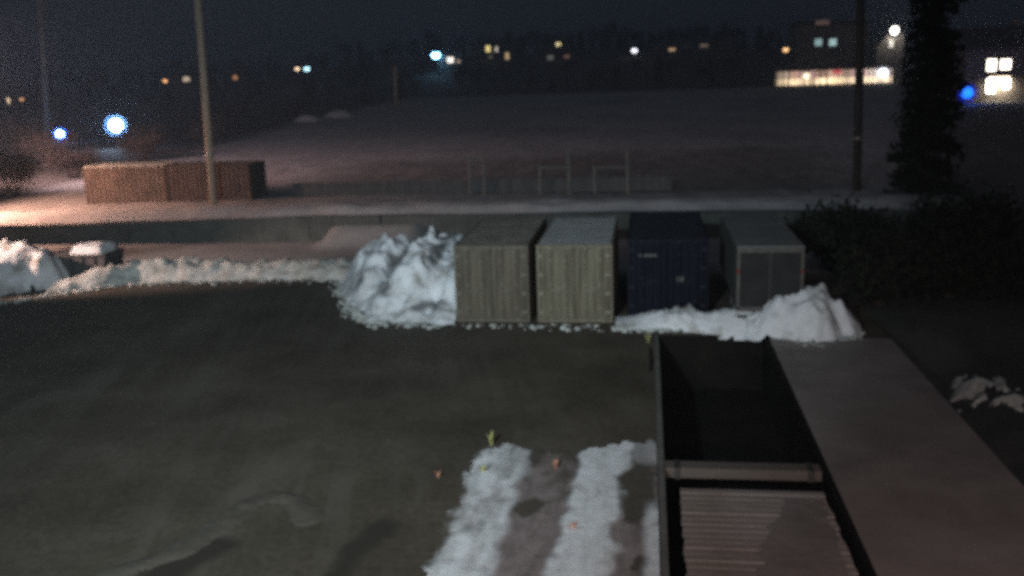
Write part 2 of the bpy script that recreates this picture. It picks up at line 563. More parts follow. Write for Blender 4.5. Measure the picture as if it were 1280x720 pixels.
def field_z(x, y):
    edge = ip(x, [(-40, 1.0), (-30, 1.0), (-16, 1.32), (-9, 1.28), (12, 1.2), (60, 1.0)])
    z = edge + (1.2 - edge) * sm(47, 60, y)
    z += 0.16 * fbm(x, y, 0.55, 5) * (1 - sm(48, 52, y)) * sm(45.9, 46.6, y)
    z += 0.28 * sm(46.0, 47.2, y) * (1 - sm(48.5, 51, y))
    z += 0.12 * fbm(x, y, 0.06, 4)
    z += hill_h(x, y)
    return z


def field_cover(x, y):
    s = sm(-1.5, 2.0, shore(y) - x + 2.5 * fbm(x, y, 0.12, 4))
    s = max(s, sm(283, 292, y + 6 * fbm(x, y, .03)))
    dk_ = sm(-2, 5, x - (12.5 + (y - 53) * .30) + 3 * fbm(x, y, .1))  # darker ground towards the right of the field
    s = max(s, .8 * dk_ * (1 - sm(120, 170, y)))
    bank = (1 - dk_) * (1 - sm(48.5, 52, y + 1.5 * fbm(x, y, 0.4)))
    # the strip behind the fence is darker
    tr = 0.55 * sm(53, 55, y) * (1 - sm(74, 84, y + 4 * fbm(x, y, .08))) * sm(-26, -19, x) * (1 - sm(6, 18, x))
    s = max(s, tr)
    return (s, bank * (1 - s), 0)


fx = [-700, -500, -350, -250] + frange(-200, -70, 10) + frange(-66, -42, 2) + frange(-41, 22, 0.7) + frange(24, 80, 4) + [100, 140, 200, 300, 450, 700]
fy = [46.0] + frange(46.3, 60, .5) + frange(61, 100, 2) + frange(104, 300, 7) + frange(310, 640, 16) + [800, 1100, 1600]
field = heightgrid('field', fx, fy, field_z, M['field'], cover=field_cover)
structure(field)

# ------------------------------------------------------------------ retaining wall (two runs, the ramp between)


def wall_run(x0, x1, label):
    mb = MB()
    n = max(2, int((x1 - x0) / 1.2))
    for i in range(n):
        a, b = x0 + (x1 - x0) * i / n, x0 + (x1 - x0) * (i + 1) / n
        zt = ip((a + b) / 2, [(-40, .98), (-30, .98), (-16, 1.26), (-9, 1.26), (12, 1.18), (60, .98)])
        mb.box(a + .006, b - .006, 45.72, 46.02, -0.3, zt, .012)
    o = mb.build('retaining_wall', M['wall_conc'])
    return tag(o, label, 'retaining wall')


wall_run(-75, -13.1, 'dark concrete retaining wall along the orange-lit snow bank on the left')
wall_run(-13.0, 60, 'dark concrete retaining wall running behind the containers to the right')


# ------------------------------------------------------------------ snow heaps
def heap(name, xs, ys, fz, label, mat, cat='snow heap', cover=None):
    o = heightgrid(name, xs, ys, fz, mat, cover=cover, keep=lambda x, y: fz(x, y) > -0.03 or fz(x + .15, y) > -.03 or fz(x - .15, y) > -.03)
    return tag(o, label, cat)


def clod(x, y, s, seed=0.0):
    d = noise.voronoi(Vector((x * s + seed, y * s, seed)))[0][0]
    return max(0.0, .32 - d) * 2.2


def ridge(x, y, path, w, h, seed, amp=.5):
    """height of a windrow along path [(x, y_centre)]"""
    yc = ip(x, path)
    ww = w(x) * (1 + .22 * fbm(x, y * .4, .45, 3, seed))
    t = (y - yc) / ww
    b = max(0.0, 1 - t * t)
    k = fbm(x, y, 1.1, 5, seed)
    k2 = abs(fbm(x, y, 2.6, 4, seed + 5))
    c = clod(x, y, 2.2, seed) * .30 + clod(x, y, 4.5, seed + 3) * .16
    return h(x) * (b ** .9) * (1 + amp * k) + .10 * h(x) * k2 * (b ** .5) + c * (b ** .6) * min(1, h(x) * 1.6) - (.07 if b <= 0 else 0.0) - .035


pl = [(-24.5, 34.3), (-22.6, 36.1), (-21, 37.2), (-16.5, 37.9), (-12.4, 37.8), (-11, 37)]
heap('snow_windrow', frange(-23.6, -11.2, .12), frange(33, 41, .12),
     lambda x, y: ridge(x, y, pl, lambda x: 1.25, lambda x: ip(x, [(-23.6, .3), (-22.4, .66), (-20, .76), (-17, .50), (-14, .56), (-12.5, .62), (-11.2, .35)]), 11.0, .35),
     'long low grey snow windrow curving along the back edge of the asphalt on the left', M['snow_old'], 'snow windrow')


def mound_left(x, y):
    # bulky heap leaning on the left container
    yf = ip(x, [(-12.8, 36.3), (-12.2, 35.6), (-11.2, 33.6), (-10.2, 31.6), (-9.2, 30.1), (-8, 29.9), (-6.4, 29.8)])
    t = (y - yf + .5 * fbm(x, y, .8, 4, 2.2))
    up = sm(0, 2.6, t)
    back = 1 - sm(36.0, 39.0, y)
    side = sm(-12.9, -11.2, x)
    h = ip(x, [(-12.8, .7), (-11.5, 1.1), (-10.4, 1.6), (-9.6, 1.85), (-9.0, 1.45), (-8.4, 2.15), (-7.6, 1.8), (-6.4, 1.65)])
    k = fbm(x, y, .9, 6, 4.1)
    r = 1 - abs(fbm(x, y, 1.0, 4, 8.3)) * 2.0
    cr = abs(fbm(x + .4 * k, y, 2.4, 5, 1.7))
    z = h * (up ** .75) * back * side * (1 + .20 * k) + .20 * (r - .45) * up * back * side + (clod(x, y, 1.5, 7.7) * .55 + clod(x, y, 3.3, 2.7) * .14) * up ** .6 * side * back
    # two hollows seen in its face
    z -= 1.0 * math.exp(-(((x + 9.35) / .55) ** 2 + ((y - 32.9) / 1.1) ** 2))
    z -= .8 * math.exp(-(((x + 7.2) / .5) ** 2 + ((y - 31.3) / .8) ** 2))
    return z - .04


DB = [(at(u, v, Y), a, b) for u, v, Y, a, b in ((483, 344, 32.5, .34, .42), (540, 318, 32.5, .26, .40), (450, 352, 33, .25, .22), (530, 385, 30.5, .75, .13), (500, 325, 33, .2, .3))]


def mound_blotches(x, y):  # mask of darker blotches over the hollows in the heap's face
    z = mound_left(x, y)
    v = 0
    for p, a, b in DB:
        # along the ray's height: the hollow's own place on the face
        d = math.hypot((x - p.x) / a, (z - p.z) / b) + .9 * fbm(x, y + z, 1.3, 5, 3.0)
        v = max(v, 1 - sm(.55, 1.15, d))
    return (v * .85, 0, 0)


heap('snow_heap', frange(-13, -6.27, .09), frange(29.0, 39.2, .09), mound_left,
     'tall craggy heap of bright snow piled against the left tan container', M['snow_blotched'], cover=mound_blotches)

pr = [(-1.2, 30.6), (0, 29.9), (2, 29.3), (3.2, 28.9)]
heap('snow_windrow', frange(-1.0, 3.4, .09), frange(28, 32, .09),
     lambda x, y: ridge(x, y, [(-1.2, 30.1), (0, 30.0), (2, 29.5), (3.4, 29.2)], lambda x: .85,
                        lambda x: ip(x, [(-1.0, .12), (-.4, .2), (.3, .5), (1.2, .62), (1.9, .5), (2.4, .55), (3.4, .7)]), 21.0, .3),
     'short low snow windrow in front of the dark blue container', M['snow'], 'snow windrow')


def mound_right(x, y):
    cx, cy = 4.55, 29.1
    dx, dy = (x - cx) / 1.62, (y - cy) / (1.35)
    a = .28 * fbm(x, y, .9, 4, 6.6)
    d = math.sqrt(dx * dx + dy * dy) + a
    b = max(0.0, 1 - max(d, 0) ** 2.6)
    k = fbm(x, y, 1.3, 5, 9.1)
    c = clod(x, y, 1.7, 4.4) * .34 + clod(x, y, 3.6, 1.4) * .20
    return 1.30 * (b ** .75) * (1 + .10 * k) + (.15 * k + .10 * fbm(x, y, 3.2, 4, 2.2) + c) * min(1, b * 3) - .05


heap('snow_heap', frange(2.6, 6.6, .09), frange(27.2, 31.0, .09), mound_right,
     'rounded snow mound in front of the grey box trailer', M['snow'])


def mound_far(x, y):
    dx, dy = (x + 26.9) / 3.0, (y - 36.0) / 2.6
    d = math.sqrt(dx * dx + dy * dy) + .22 * fbm(x, y, .7, 4, 1.3)
    b = max(0.0, 1 - max(d, 0) ** 4)
    k = fbm(x, y, 1.0, 5, 3.1)
    c = clod(x, y, 1.4, 2.4) * .34 + clod(x, y, 3.2, 6.4) * .18
    return 1.62 * (b ** .6) * (1 + .10 * k) + c * min(1, b * 3) - .05


heap('snow_heap', frange(-31, -23.4, .12), frange(32.5, 39.5, .12), mound_far,
     'pink-lit snow heap beside the dark skip at the left edge', M['snow'])

for (u, v, Y, rx, h, lab) in ((385, 149, 152, 2.6, 1.3, 'left one of two small snow mounds at the far field edge'),
                              (422, 147, 165, 3.0, 1.5, 'right one of two small snow mounds at the far field edge')):
    c = at(u, v, Y)
    zb = field_z(c.x, Y)

    def fz(x, y, c=c, rx=rx, h=h, zb=zb, Y=Y):
        d = math.hypot((x - c.x) / rx, (y - Y) / 2) + .2 * fbm(x, y, .5)
        return zb - .25 + h * max(0, 1 - d * d) ** .7
    o = heightgrid('snow_mound', frange(c.x - 4, c.x + 4, .3), frange(Y - 3, Y + 3, .3), fz, M['snow_old'])
    tag(o, lab, 'snow heap')

# loose crumbs of ploughed snow at the feet of the banks
rc = random.Random(31)
cm = MB()


def crumb(x, y, r):
    q = bmesh.ops.create_icosphere(cm.bm, subdivisions=1, radius=r)
    for v in q['verts']:
        k = 1 + .35 * noise.noise(v.co * (2 / r) + Vector((x, y, 0)))
        v.co = Vector((v.co.x * k * 1.2, v.co.y * k, v.co.z * k * .7)) + Vector((x, y, r * .3))


for (pts, n_) in (([(-24.4, 32.6), (-23.2, 34), (-21.4, 35.8), (-16.5, 36.6), (-12.4, 36.5)], 260),
                  ([(-12.2, 36.0), (-11.0, 33.2), (-10.1, 31.2), (-9, 29.9), (-6.3, 29.5)], 230),
                  ([(-6.2, 29.7), (-1.0, 29.5), (.6, 29.0), (2.4, 28.75)], 170), ([(2.9, 28.55), (4.4, 27.75), (5.9, 28.2), (6.3, 29.2)], 130)):
    for _ in range(n_):
        k = rc.uniform(0, len(pts) - 1.001)
        a, b = pts[int(k)], pts[int(k) + 1]
        t_ = k - int(k)
        x = a[0] + (b[0] - a[0]) * t_ + rc.gauss(0, .18)
        y = a[1] + (b[1] - a[1]) * t_ - abs(rc.gauss(0, .28)) + .15
        if PX0 - .2 < x < PX1 + .2 and y < PY1 + .3:
            continue
        crumb(x, y, rc.choice((.03, .04, .05, .07, .10)))
o = cm.build('snow_crumbs', M['snow_old'])
o['kind'] = 'stuff'

# patches of snow on the dark verge
for (u, v, rx, ry, lab) in ((1222, 478, .62, .75, 'larger ragged snow patch on the dark verge at the right'),
                            (1266, 497, .55, .45, 'smaller snow patch at the right edge of the dark verge')):
    c = gp(u, v, -.7)

    def fz(x, y, c=c, rx=rx, ry=ry):
        d = math.hypot((x - c.x) / rx, (y - c.y) / ry) + .95 * fbm(x, y, 1.9, 5, 2.0)
        return ground_z(x, y) + (.22 * max(0, 1 - d) ** .6 - .03)
    o = heightgrid('snow_patch', frange(c.x - 1.3, c.x + 1.3, .07), frange(c.y - 1.3, c.y + 1.3, .07), fz, M['snow_old'],
                   keep=lambda x, y, fz=fz: fz(x, y) > ground_z(x, y) - .028)
    tag(o, lab, 'snow patch')

# ------------------------------------------------------------------ wheel-tracked snow by the pit


def track_cover(x, y):
    n = fbm(x, y, 1.1, 5, .4)
    n2 = fbm(x, y * .45, 3.0, 4, 6.0)
    e = .16 * n + .12 * n2
    a = sm(-3.70, -3.45, x + e) * (1 - sm(-2.62, -2.38, x + e)) * (1 - sm(19.0, 19.5, y + .8 * n))
    # right track bends right at its far end
    cr = ip(y, [(14, -1.07), (16.5, -1.03), (18, -1.02), (19.3, -.78), (20.2, -.6)])
    wr = ip(y, [(14, .50), (16.5, .44), (18, .46), (19.6, .50)])
    b = sm(-wr - .12, -wr + .1, (x - cr) + e) * (1 - sm(wr - .1, wr + .12, (x - cr) + e)) * (1 - sm(19.5, 19.9, y + .5 * n))
    c = max(sm(-.16, .06, x + .4 * e) * (1 - sm(15.8, 17, y + n)), .42 * sm(-.5, -.2, x + e) * sm(18.3, 18.9, y + .5 * n))
    return max(0, min(1, max(a * (.80 + .55 * n2 + .35 * n), b * (.97 + .25 * n2), c * .9)))


def track_keep(x, y):
    if x > PX0 - .11:
        return False
    n = fbm(x, y, .9, 5, 2.4)
    f = fbm(x, y, 5.0, 4, 7.7)
    yt = ip(x, [(-3.8, 19.0), (-3.2, 19.25), (-2.2, 19.2), (-1.5, 19.4), (-.4, 20.0), (.3, 20.0)])
    if y > yt + .45 * n + .3 * f or x < -3.68 + .22 * n + .15 * f:
        return False
    return True


def track_bare(x, y):
    n = fbm(x, y, .9, 5, 2.4)
    f = fbm(x, y * .5, 3.2, 5, 7.7)
    ov = 1 - sm(.75, 1.25, ((x + .28) / .44) ** 2 + ((y - 17.4) / 1.3) ** 2 + .7 * n + .4 * f)
    far = sm(-.25, .45, (y - 17.2) * .22 + .5 * f + .4 * n)
    edge = 1 - sm(0, .5, x + 3.72 + .25 * f)
    return min(1, max(ov, far, edge, sm(.25, .6, f + n)))


o = heightgrid('snow_cover', frange(-4.1, .20, .05), frange(9, 20.6, .05),
               lambda x, y: .022 + .035 * track_cover(x, y) + .008 * fbm(x, y, 3.0), M['patch'],
               keep=track_keep, cover=lambda x, y: (track_cover(x, y), track_bare(x, y), 0))
o['kind'] = 'stuff'

# slush ridge and wet hollows in the near left of the yard
arc = [gp(*q) for q in ((150, 716), (200, 698), (245, 676), (285, 650), (312, 628), (340, 620), (368, 626), (388, 646))]


def arc_d(x, y):
    best = 9
    for a, b in zip(arc, arc[1:]):
        ab = (b - a).xy
        t = max(0, min(1, (Vector((x, y)) - a.xy).dot(ab) / ab.dot(ab)))
        best = min(best, (Vector((x, y)) - (a.xy + ab * t)).length)
    return best


def arc_z(x, y):
    d = arc_d(x, y) * (1 + .5 * fbm(x, y, 1.5))
    return .05 * (max(0, 1 - (d / .30) ** 2)) * (1 + .6 * fbm(x, y, 2.2, 4, 5.0)) - .006


M['slush'] = mat_noise('dirty_slush', [(0.3, (0.052, 0.045, 0.034)), (0.7, (0.080, 0.070, 0.056))], 2.5, 0.75, 0.4)
o = heightgrid('slush_ridge', frange(-10.5, -4.5, .06), frange(12.5, 18, .06), arc_z, M['slush'], keep=lambda x, y: arc_z(x, y) > -.004)
tag(o, 'faint curved ridge of grey slush on the near asphalt at the lower left', 'slush ridge')



# ------------------------------------------------------------------ shipping containers
def corrugated(mb, u0, u1, w, z0, z1, axis, pitch=.28, depth=.036):
    """trapezoid corrugation between u0..u1 on plane w, recess towards +; axis 'x' runs along x (plane y=w)"""
    pts = []
    n = max(1, int(round((u1 - u0) / pitch)))
    p = (u1 - u0) / n
    for i in range(n):
        a = u0 + i * p
        pts += [(a, 0), (a + p * .28, 0), (a + p * .5, depth), (a + p * .78, depth)]
    pts.append((u1, 0))
    f = (lambda u, d, z: (u, w + d, z)) if axis == 'x' else (lambda u, d, z: (w + d, u, z))
    lo = [mb.bm.verts.new(f(u, d, z0)) for u, d in pts]
    hi = [mb.bm.verts.new(f(u, d, z1)) for u, d in pts]
    for i in range(len(pts) - 1):
        mb.bm.faces.new((lo[i], lo[i + 1], hi[i + 1], hi[i]))


def container(label, loc, rz, body, roof, bar, group, W=2.44, L=6.06, Ht=2.55, roof_snow=None):
    t = thing('shipping_container', label, 'container', loc, rz, group)
    w = W / 2
    b = MB()
    corrugated(b, .12, L - .12, -w + .015, .16, Ht - .1, 'y', depth=.03)
    corrugated(b, .12, L - .12, w - .015, .16, Ht - .1, 'y', depth=-.03)
    corrugated(b, -w + .1, w - .1, L - .03, .16, Ht - .1, 'x', depth=-.03)
    b.box(-w + .05, w - .05, .08, L - .06, .10, .16)
    for s in (-1, 1):
        b.box(s * w - .03 - .03 * s, s * w + .03 - .03 * s, .11, L - .11, 0.0, .159, .008)
        b.box(s * w - .03 - .03 * s, s * w + .03 - .03 * s, .11, L - .11, Ht - .10, Ht - .005, .008)
    b.build('body', body, t)
    r = MB()
    n = int(L / .28)
    for i in range(n):
        a = .08 + (L - .16) * i / n
        r.box(-w + .065, w - .065, a + .01, a + (L - .16) / n - .01, Ht - .05, Ht - (.004 if i % 2 else .018))
    r.box(-w + .06, w - .06, .07, L - .07, Ht - .09, Ht - .03)
    r.build('roof', roof, t)
    for sx in (-1, 1):
        for y0 in (0, L - .11):
            x0 = -w if sx < 0 else w - .11
            p = MB().box(x0 + .004, x0 + .106, y0 + .004, y0 + .106, .12, Ht - .121, .01)
            p.box(x0, x0 + .11, y0, y0 + .11, 0, .118, .012).box(x0, x0 + .11, y0, y0 + .11, Ht - .118, Ht + .003, .012)
            p.build('corner_post', body, t)
    MB().box(-w + .112, w - .112, .0, .09, 0, .13, .01).build('door_sill', body, t)
    MB().box(-w + .112, w - .112, .0, .09, Ht - .13, Ht - .004, .01).build('door_header', body, t)
    for s in (-1, 1):
        x0, x1 = (-w + .125, -.012) if s < 0 else (.012, w - .125)
        d = MB()
        corrugated(d, x0 + .05, x1 - .05, .035, .19, Ht - .19, 'x', .24, .036)
        for a, b_ in ((x0, x0 + .05), (x1 - .05, x1)):
            d.box(a, b_, .02, .075, .145, Ht - .145, .006)
        d.box(x0 + .051, x1 - .051, .022, .075, .145, .19).box(x0 + .051, x1 - .051, .022, .075, Ht - .19, Ht - .145)
        dr = d.build('door', body, t)
        hx = x0 + .03 if s < 0 else x1 - .03
        for k in range(4):
            z = .35 + k * (Ht - .7) / 3
            MB().box(hx - .09, hx + .05, -.006, .018, z - .05, z + .05, .006).build('hinge', bar, dr)
        for k, f in enumerate((.3, .74)):
            x = x0 + (x1 - x0) * f
            lb = MB().tube((x, -.02, .06), (x, -.02, Ht - .06), .021, n=8)
            for z in (.09, .5, Ht * .5, Ht - .5, Ht - .09):
                lb.box(x - .05, x + .05, -.046, .02, z - .028, z + .028, .006)
            lbo = lb.build('locking_bar', bar, dr)
            MB().box(x - .02, x + .34 * (1 if k == 0 else -1), -.062, -.042, 1.05 + .1 * k, 1.09 + .1 * k, .004).build('handle', bar, lbo)
    return t


M['bar_tan'] = mat_noise('bar_paint', [(0.3, (0.10, 0.09, 0.065)), (0.7, (0.16, 0.145, 0.11))], 4, 0.5)
M['bar_cream'] = mat_noise('bar_paint_pale', [(0.3, (0.16, 0.15, 0.11)), (0.7, (0.23, 0.22, 0.17))], 4, 0.5)
M['bar_blue'] = mat_noise('bar_paint_blue', [(0.3, (0.010, 0.012, 0.02)), (0.7, (0.02, 0.023, 0.034))], 4, 0.5, spec=.08)
G1 = 'shipping containers parked side by side in the yard'
container('dull tan shipping container with dark roof, next to the craggy snow heap', (-4.98, 29.98, .02), 0, M['tan'], M['roof_dark'], M['bar_tan'], G1)
container('pale cream shipping container with frosted grey roof, middle of the row', (-2.29, 29.98, .02), 0, M['cream'], M['roof_frost'], M['bar_cream'], G1)
tb = container('dark blue shipping container between the cream container and the grey trailer', (.68, 30.9, .02), 0, M['blue'], M['blue_roof'], M['bar_blue'], G1, W=2.6)
# faded placards on its doors
for x0, x1, z0, z1 in ((-.95, -.35, 1.98, 2.06), (.28, .50, 1.15, 1.32)):
    MB().box(x0, x1, -.012, .012, z0, z1, .003).build('placard', M['trailer'], tb)

# ------------------------------------------------------------------ box trailer
t = thing('box_trailer', 'grey box trailer with pale rear frame and red side lamps behind the snow mound', 'trailer', (3.66, 28.9, 0))
w, L, zb, zt = .98, 7.2, .72, 2.68
MB().box(-w + .03, w - .03, .09, L, zb, zt - .06, .02).build('box_body', M['trailer'], t)
MB().box(-w, w, .02, L + .02, zt - .059, zt, .02).build('roof', M['trailer_roof'], t)
for s in (-1, 1):
    x0 = -w if s < 0 else w - .1
    ps = MB().box(x0, x0 + .1, .0, .088, zb, zt - .201, .012).build('rear_post', M['trailer_frame'], t)
    xl = x0 + .05
    MB().box(xl - .045, xl + .045, -.03, -.001, 1.86, 1.99, .012).build('marker_lamp', M['red_lens'], t)
    MB().box(s * .45 - .43, s * .45 + .43, .03, .088, zb + .11, zt - .21, .01).build('door', M['trailer_door'], t)
hd = MB().box(-w, w, .0, .088, zt - .2, zt - .062, .012).build('rear_header', M['trailer_frame'], t)
MB().box(-w, w, .0, .088, zb - .02, zb + .09, .012).build('rear_sill', M['trailer_frame'], t)
MB().box(-.95, .95, .05, .13, .42, .54, .012).build('bumper', M['dark_steel'], t)
ch = MB()
for s in (-1, 1):
    ch.box(s * .45 - .04, s * .45 + .04, .15, L - .1, .55, .719)
for y in (1.2, 2.4, 4.6, 6.8):
    ch.box(-.41, .41, y, y + .08, .58, .70)
ch.box(-.05, .05, L - .1, L + 1.1, .56, .66)
ch.tube((0, L + .7, 0.05), (0, L + .7, .58), .04)
ch.build('chassis', M['dark_steel'], t)
for y in (1.75, 2.75):
    for s in (-1, 1):
        wh = MB().tube((s * .70, y, .36), (s * .90, y, .36), .36, n=24).build('wheel', M['rubber'], t)
        MB().tube((s * .86, y, .36), (s * .915, y, .36), .2, .17, n=16).build('rim', M['steel'], wh)

# ------------------------------------------------------------------ rust containers on the terrace
G2 = 'rusty containers on the terrace'
for (xc, m_, lab, ln) in ((-30.35, 'rust', 'orange-brown rusty container lying left of the near pole with snow on its roof', 5.1),
                          (-25.17, 'rust_dark', 'darker red-brown rusty container standing directly behind the near pole', 5.1)):
    c = container(lab, (xc + ln / 2, 53.9, field_z(xc, 54) - .28), R(90), M[m_], M['roof_dark'] if m_ == 'rust_dark' else M['rust'], M['dark_steel'], G2, Ht=2.35, L=ln)
    if m_ == 'rust':
        sn = heightgrid('roof_snow', frange(-1.2, 1.2, .12), frange(.05, 5.05, .12), lambda x, y: 2.36 + .10 * sm(1.2, .9, abs(x)) * (.9 + .5 * fbm(x, y, 1.2)), M['snow_old'], parent=c)

# ------------------------------------------------------------------ poles


def pole(name, base, top, r0, r1, mat, label, cat='pole', bands=True):
    t = thing(name, label, cat, base)
    v = Vector(top) - Vector(base)
    MB().tube((0, 0, -.4), v, r0, r1, n=14).build('shaft', mat, t, smooth=True)
    if bands:
        k = v * .22
        MB().tube(k, k + v.normalized() * .10, r0 * 1.06 + .012, n=14).build('band', M['steel'], t)
        MB().tube(v - v.normalized() * .02, v + v.normalized() * .03, r1 * 1.15, n=14).build('cap', M['steel'], t)
    return t


b = gp(267, 261, 1.2)
tp = at(247, 0, b.y)
pole('wooden_pole', (b.x, b.y, 1.1), b + (tp - b) * 1.25, .20, .19, M['pole'], 'tall leaning wooden pole in front of the rusty containers')
tp, b = at(50, 0, 118), at(60, 178, 118)
pole('wooden_pole', (b.x, b.y, field_z(b.x, 118)), b + (tp - b) * 1.2, .38, .34, M['pole_pale'], 'tall slim wooden pole near the left edge behind the scrub')
tp, b = at(494, 82, 200), at(495, 136, 200)
pole('marker_post', (b.x, 200, field_z(b.x, 200)), tp, .42, .36, M['pole'], 'short thick brown post standing at the far edge of the field', 'post')
b = gp(1071, 238, 1.2)
tp = at(1076, 0, b.y)
pole('wooden_pole', (b.x, b.y, 1.1), b + (tp - b) * 1.3, .22, .20, M['pole_dark'], 'tall dark wooden pole in front of the lit shop building')

# ------------------------------------------------------------------ board fence with pale posts
ft = thing('board_fence', 'dark board fence with pale uneven posts beyond the containers', 'fence', (-10, 53.6, 1.2))
bd = MB()
x = -10.4
while x < 11.2:
    hh = .85 + .08 * random.random()
    bd.box(x, x + .17, .03, .06, .1, hh)
    x += .18
bd.build('boards', M['fence'], ft)
rl = MB()
for z in (.3, .7):
    rl.box(-10.4, 11.2, -.01, .028, z, z + .08)
rl.build('rail', M['fence'], ft)
for ua, ub, zb_ in ((588, 606, 2.05), (675, 712, 1.5), (745, 785, 1.45)):
    xa, xb = at(ua, 230, 53.6).x + 10, at(ub, 230, 53.6).x + 10
    MB().tube((xa, -.09, zb_), (xb, -.09, zb_), .045, n=8).build('cross_bar', M['fence_post'], ft)
for u, ztop in ((588, 2.75), (606, 2.95), (675, 2.2), (712, 3.05), (744, 2.1), (785, 2.9)):
    q = gp(u, 248, 1.2)
    x = at(u, 230, 53.6).x + 10
    MB().tube((x, -.09, -.1), (x + random.uniform(-.06, .06), -.09, ztop - .55), .07, .06, n=8).build('post', M['fence_post'], ft)

# ------------------------------------------------------------------ pit deck and beam
dk = thing('board_deck', 'weathered board deck sunk in the pit, dusted with frost on its right half', 'deck', (0, 0, 0))
mb = MB()
y = 8.0
while y < 18.1:
    wd = .19
    dz = random.uniform(-.012, .012)
    mb.box(.64 + random.uniform(-.02, .02), 3.42 + random.uniform(-.02, .02), y, y + wd, -.27 + dz, -.225 + dz, .006)
    y += wd + .035
mb.build('boards', M['deck'], dk)
mb = MB()
for x in (.85, 2.05, 3.2):
    mb.box(x, x + .1, 8.0, 17.85, -.45, -.285)
mb.build('joist', M['timber'], dk)
mb = MB()
for x in (.9, 3.25):
    for y in (8.5, 11.5, 14.5, 17.5):
        mb.box(x - .05, x + .05, y, y + .1, -1.72, -.451)
mb.build('support', M['timber'], dk)
heightgrid('frost_sheet', frange(1.5, 3.34, .06), frange(8.0, 17.7, .06), lambda x, y: -.212 + .012 * fbm(x, y, 2.5),
           M['frost'], keep=lambda x, y: x > ip(y, [(8, 1.7), (13.2, 1.75), (15.5, 1.95), (16.6, 2.2), (17.6, 2.6)]) + .28 * fbm(x * .6, y, 1.7, 4) and x < 3.3 + .06 * fbm(x, y, 2), parent=dk)
cb = thing('timber_beam', 'thick pale timber beam lying across the dark pit beyond the deck', 'beam', (0, 0, 0))
MB().box(.36, 3.47, 18.55, 18.95, -.22, .0, .02).build('beam', M['timber'], cb)
mb = MB()
for x in (.55, 3.2):
    mb.box(x, x + .12, 18.52, 18.98, -.23, .012, .004)
mb.build('strap', M['dark_steel'], cb)

# ------------------------------------------------------------------ skip beside the far-left heap
sk = thing('skip', 'dark steel skip with a block of snow on its lid, left of the windrow', 'skip', (-23.45, 37.0, 0))
pr_ = [(-1.15, .22), (1.15, .22), (1.3, 1.12), (-1.3, 1.12)]
MB().prism(pr_, 'y', -.75, .75).build('body', M['bin'], sk)
mb = MB()
for x in (-.8, -.27, .27, .8):
    mb.box(x - .04, x + .04, -.80, -.752, .25, 1.06, .006)
mb.build('rib', M['bin'], sk)
MB().box(-1.36, 1.36, -.82, .82, 1.121, 1.19, .015).build('lid', M['bin'], sk)
for x in (-.85, .85):
    for y in (-.5, .5):
        wh = MB().tube((x - .05, y, .11), (x + .05, y, .11), .11, n=14).build('wheel', M['rubber'], sk)
o = heightgrid('snow_block', frange(-23.75, -22.3, .07), frange(36.3, 37.7, .07),
               lambda x, y: 1.19 + .36 * max(0, 1 - max(abs((x + 23.0) / .70), abs((y - 37) / .68)) ** 5) ** .5 * (1 + .2 * fbm(x, y, 1.6)), M['snow'])
tag(o, 'pinkish block of snow sitting on the dark skip', 'snow block')


# ------------------------------------------------------------------ vegetation
def leaf_quads(bm, c, n, r, size, rng, droop=.0, asp=.45):
    for _ in range(n):
        d = Vector((rng.gauss(0, 1), rng.gauss(0, 1), rng.gauss(0, 1)))
        p = Vector(c) + Vector((d.x * r[0], d.y * r[1], d.z * r[2])) * .5
        a = Vector((rng.uniform(-1, 1), rng.uniform(-1, 1), rng.uniform(-1, .6) - droop)).normalized()
        b_ = a.orthogonal().normalized()
        b_.rotate(Matrix.Rotation(rng.uniform(0, 6.3), 3, a))
        s = size * rng.uniform(.6, 1.4)
        vs = [bm.verts.new(p - a * s), bm.verts.new(p + b_ * s * asp), bm.verts.new(p + a * s), bm.verts.new(p - b_ * s * asp)]
        bm.faces.new(vs)


def spruce(name, loc, Ht, W, label, group=None, dens=1.8, sz=.17, seed=1, mat=None):
    rng = random.Random(seed)
    t = thing(name, label, 'tree', loc)
    if group:
        t['group'] = group
    MB().tube((0, 0, -.3), (0, 0, Ht * .97), Ht * .016, .02, n=10).build('trunk', M['bark'], t)
    mb = MB()
    bm = mb.bm
    z = .6
    while z < Ht:
        f = 1 - z / Ht
        rad = W * (f ** .8) * rng.uniform(.78, 1.12) + .12
        nb = int(9 + 5 * f)
        for k in range(nb):
            az = rng.uniform(0, 6.283)
            rr = rad * rng.uniform(.65, 1.08)
            steps = max(2, int(rr / .5))
            tip = Vector((math.cos(az) * rr, math.sin(az) * rr, z - .28 * rr))
            mb.tube((0, 0, z), tip, .035, .008, n=4, cap=False)
            for s in range(steps):
                u = (s + .7) / steps
                c = Vector((0, 0, z)).lerp(tip, u)
                leaf_quads(bm, c, int(9 * dens), (.42, .42, .26), sz, rng, .5)
        z += .42 + .02 * z
    mb.build('crown', mat or M['needle'], t)
    return t


spruce('spruce_tree', (13.85, 50.5, 1.2), 26, 1.65, 'very tall dark spruce standing right of the dark wooden pole', seed=3)

# evergreen bushes right of the trailer


def bush(loc, W, Hh, label, group, seed, mat, name='bush', n=1700, sz=.13, asp=.45):
    rng = random.Random(seed)
    t = thing(name, label, 'bush', loc, group=group)
    st = MB()
    mb = MB()
    for k in range(9):
        az = k * .7 + rng.uniform(-.3, .3)
        tip = Vector((math.cos(az) * W * rng.uniform(.3, .8), math.sin(az) * W * rng.uniform(.3, .8), Hh * rng.uniform(.65, .95)))
        st.tube((0, 0, -.2), tip, .035, .01, n=5, cap=False)
        for q in range(3):
            c = tip * rng.uniform(.5, 1.0)
            leaf_quads(mb.bm, c, n // 27, (W * .42, W * .42, Hh * .30), sz, rng, 0, asp)
    st.build('stem', M['bark'], t)
    mb.build('foliage', mat, t)
    return t


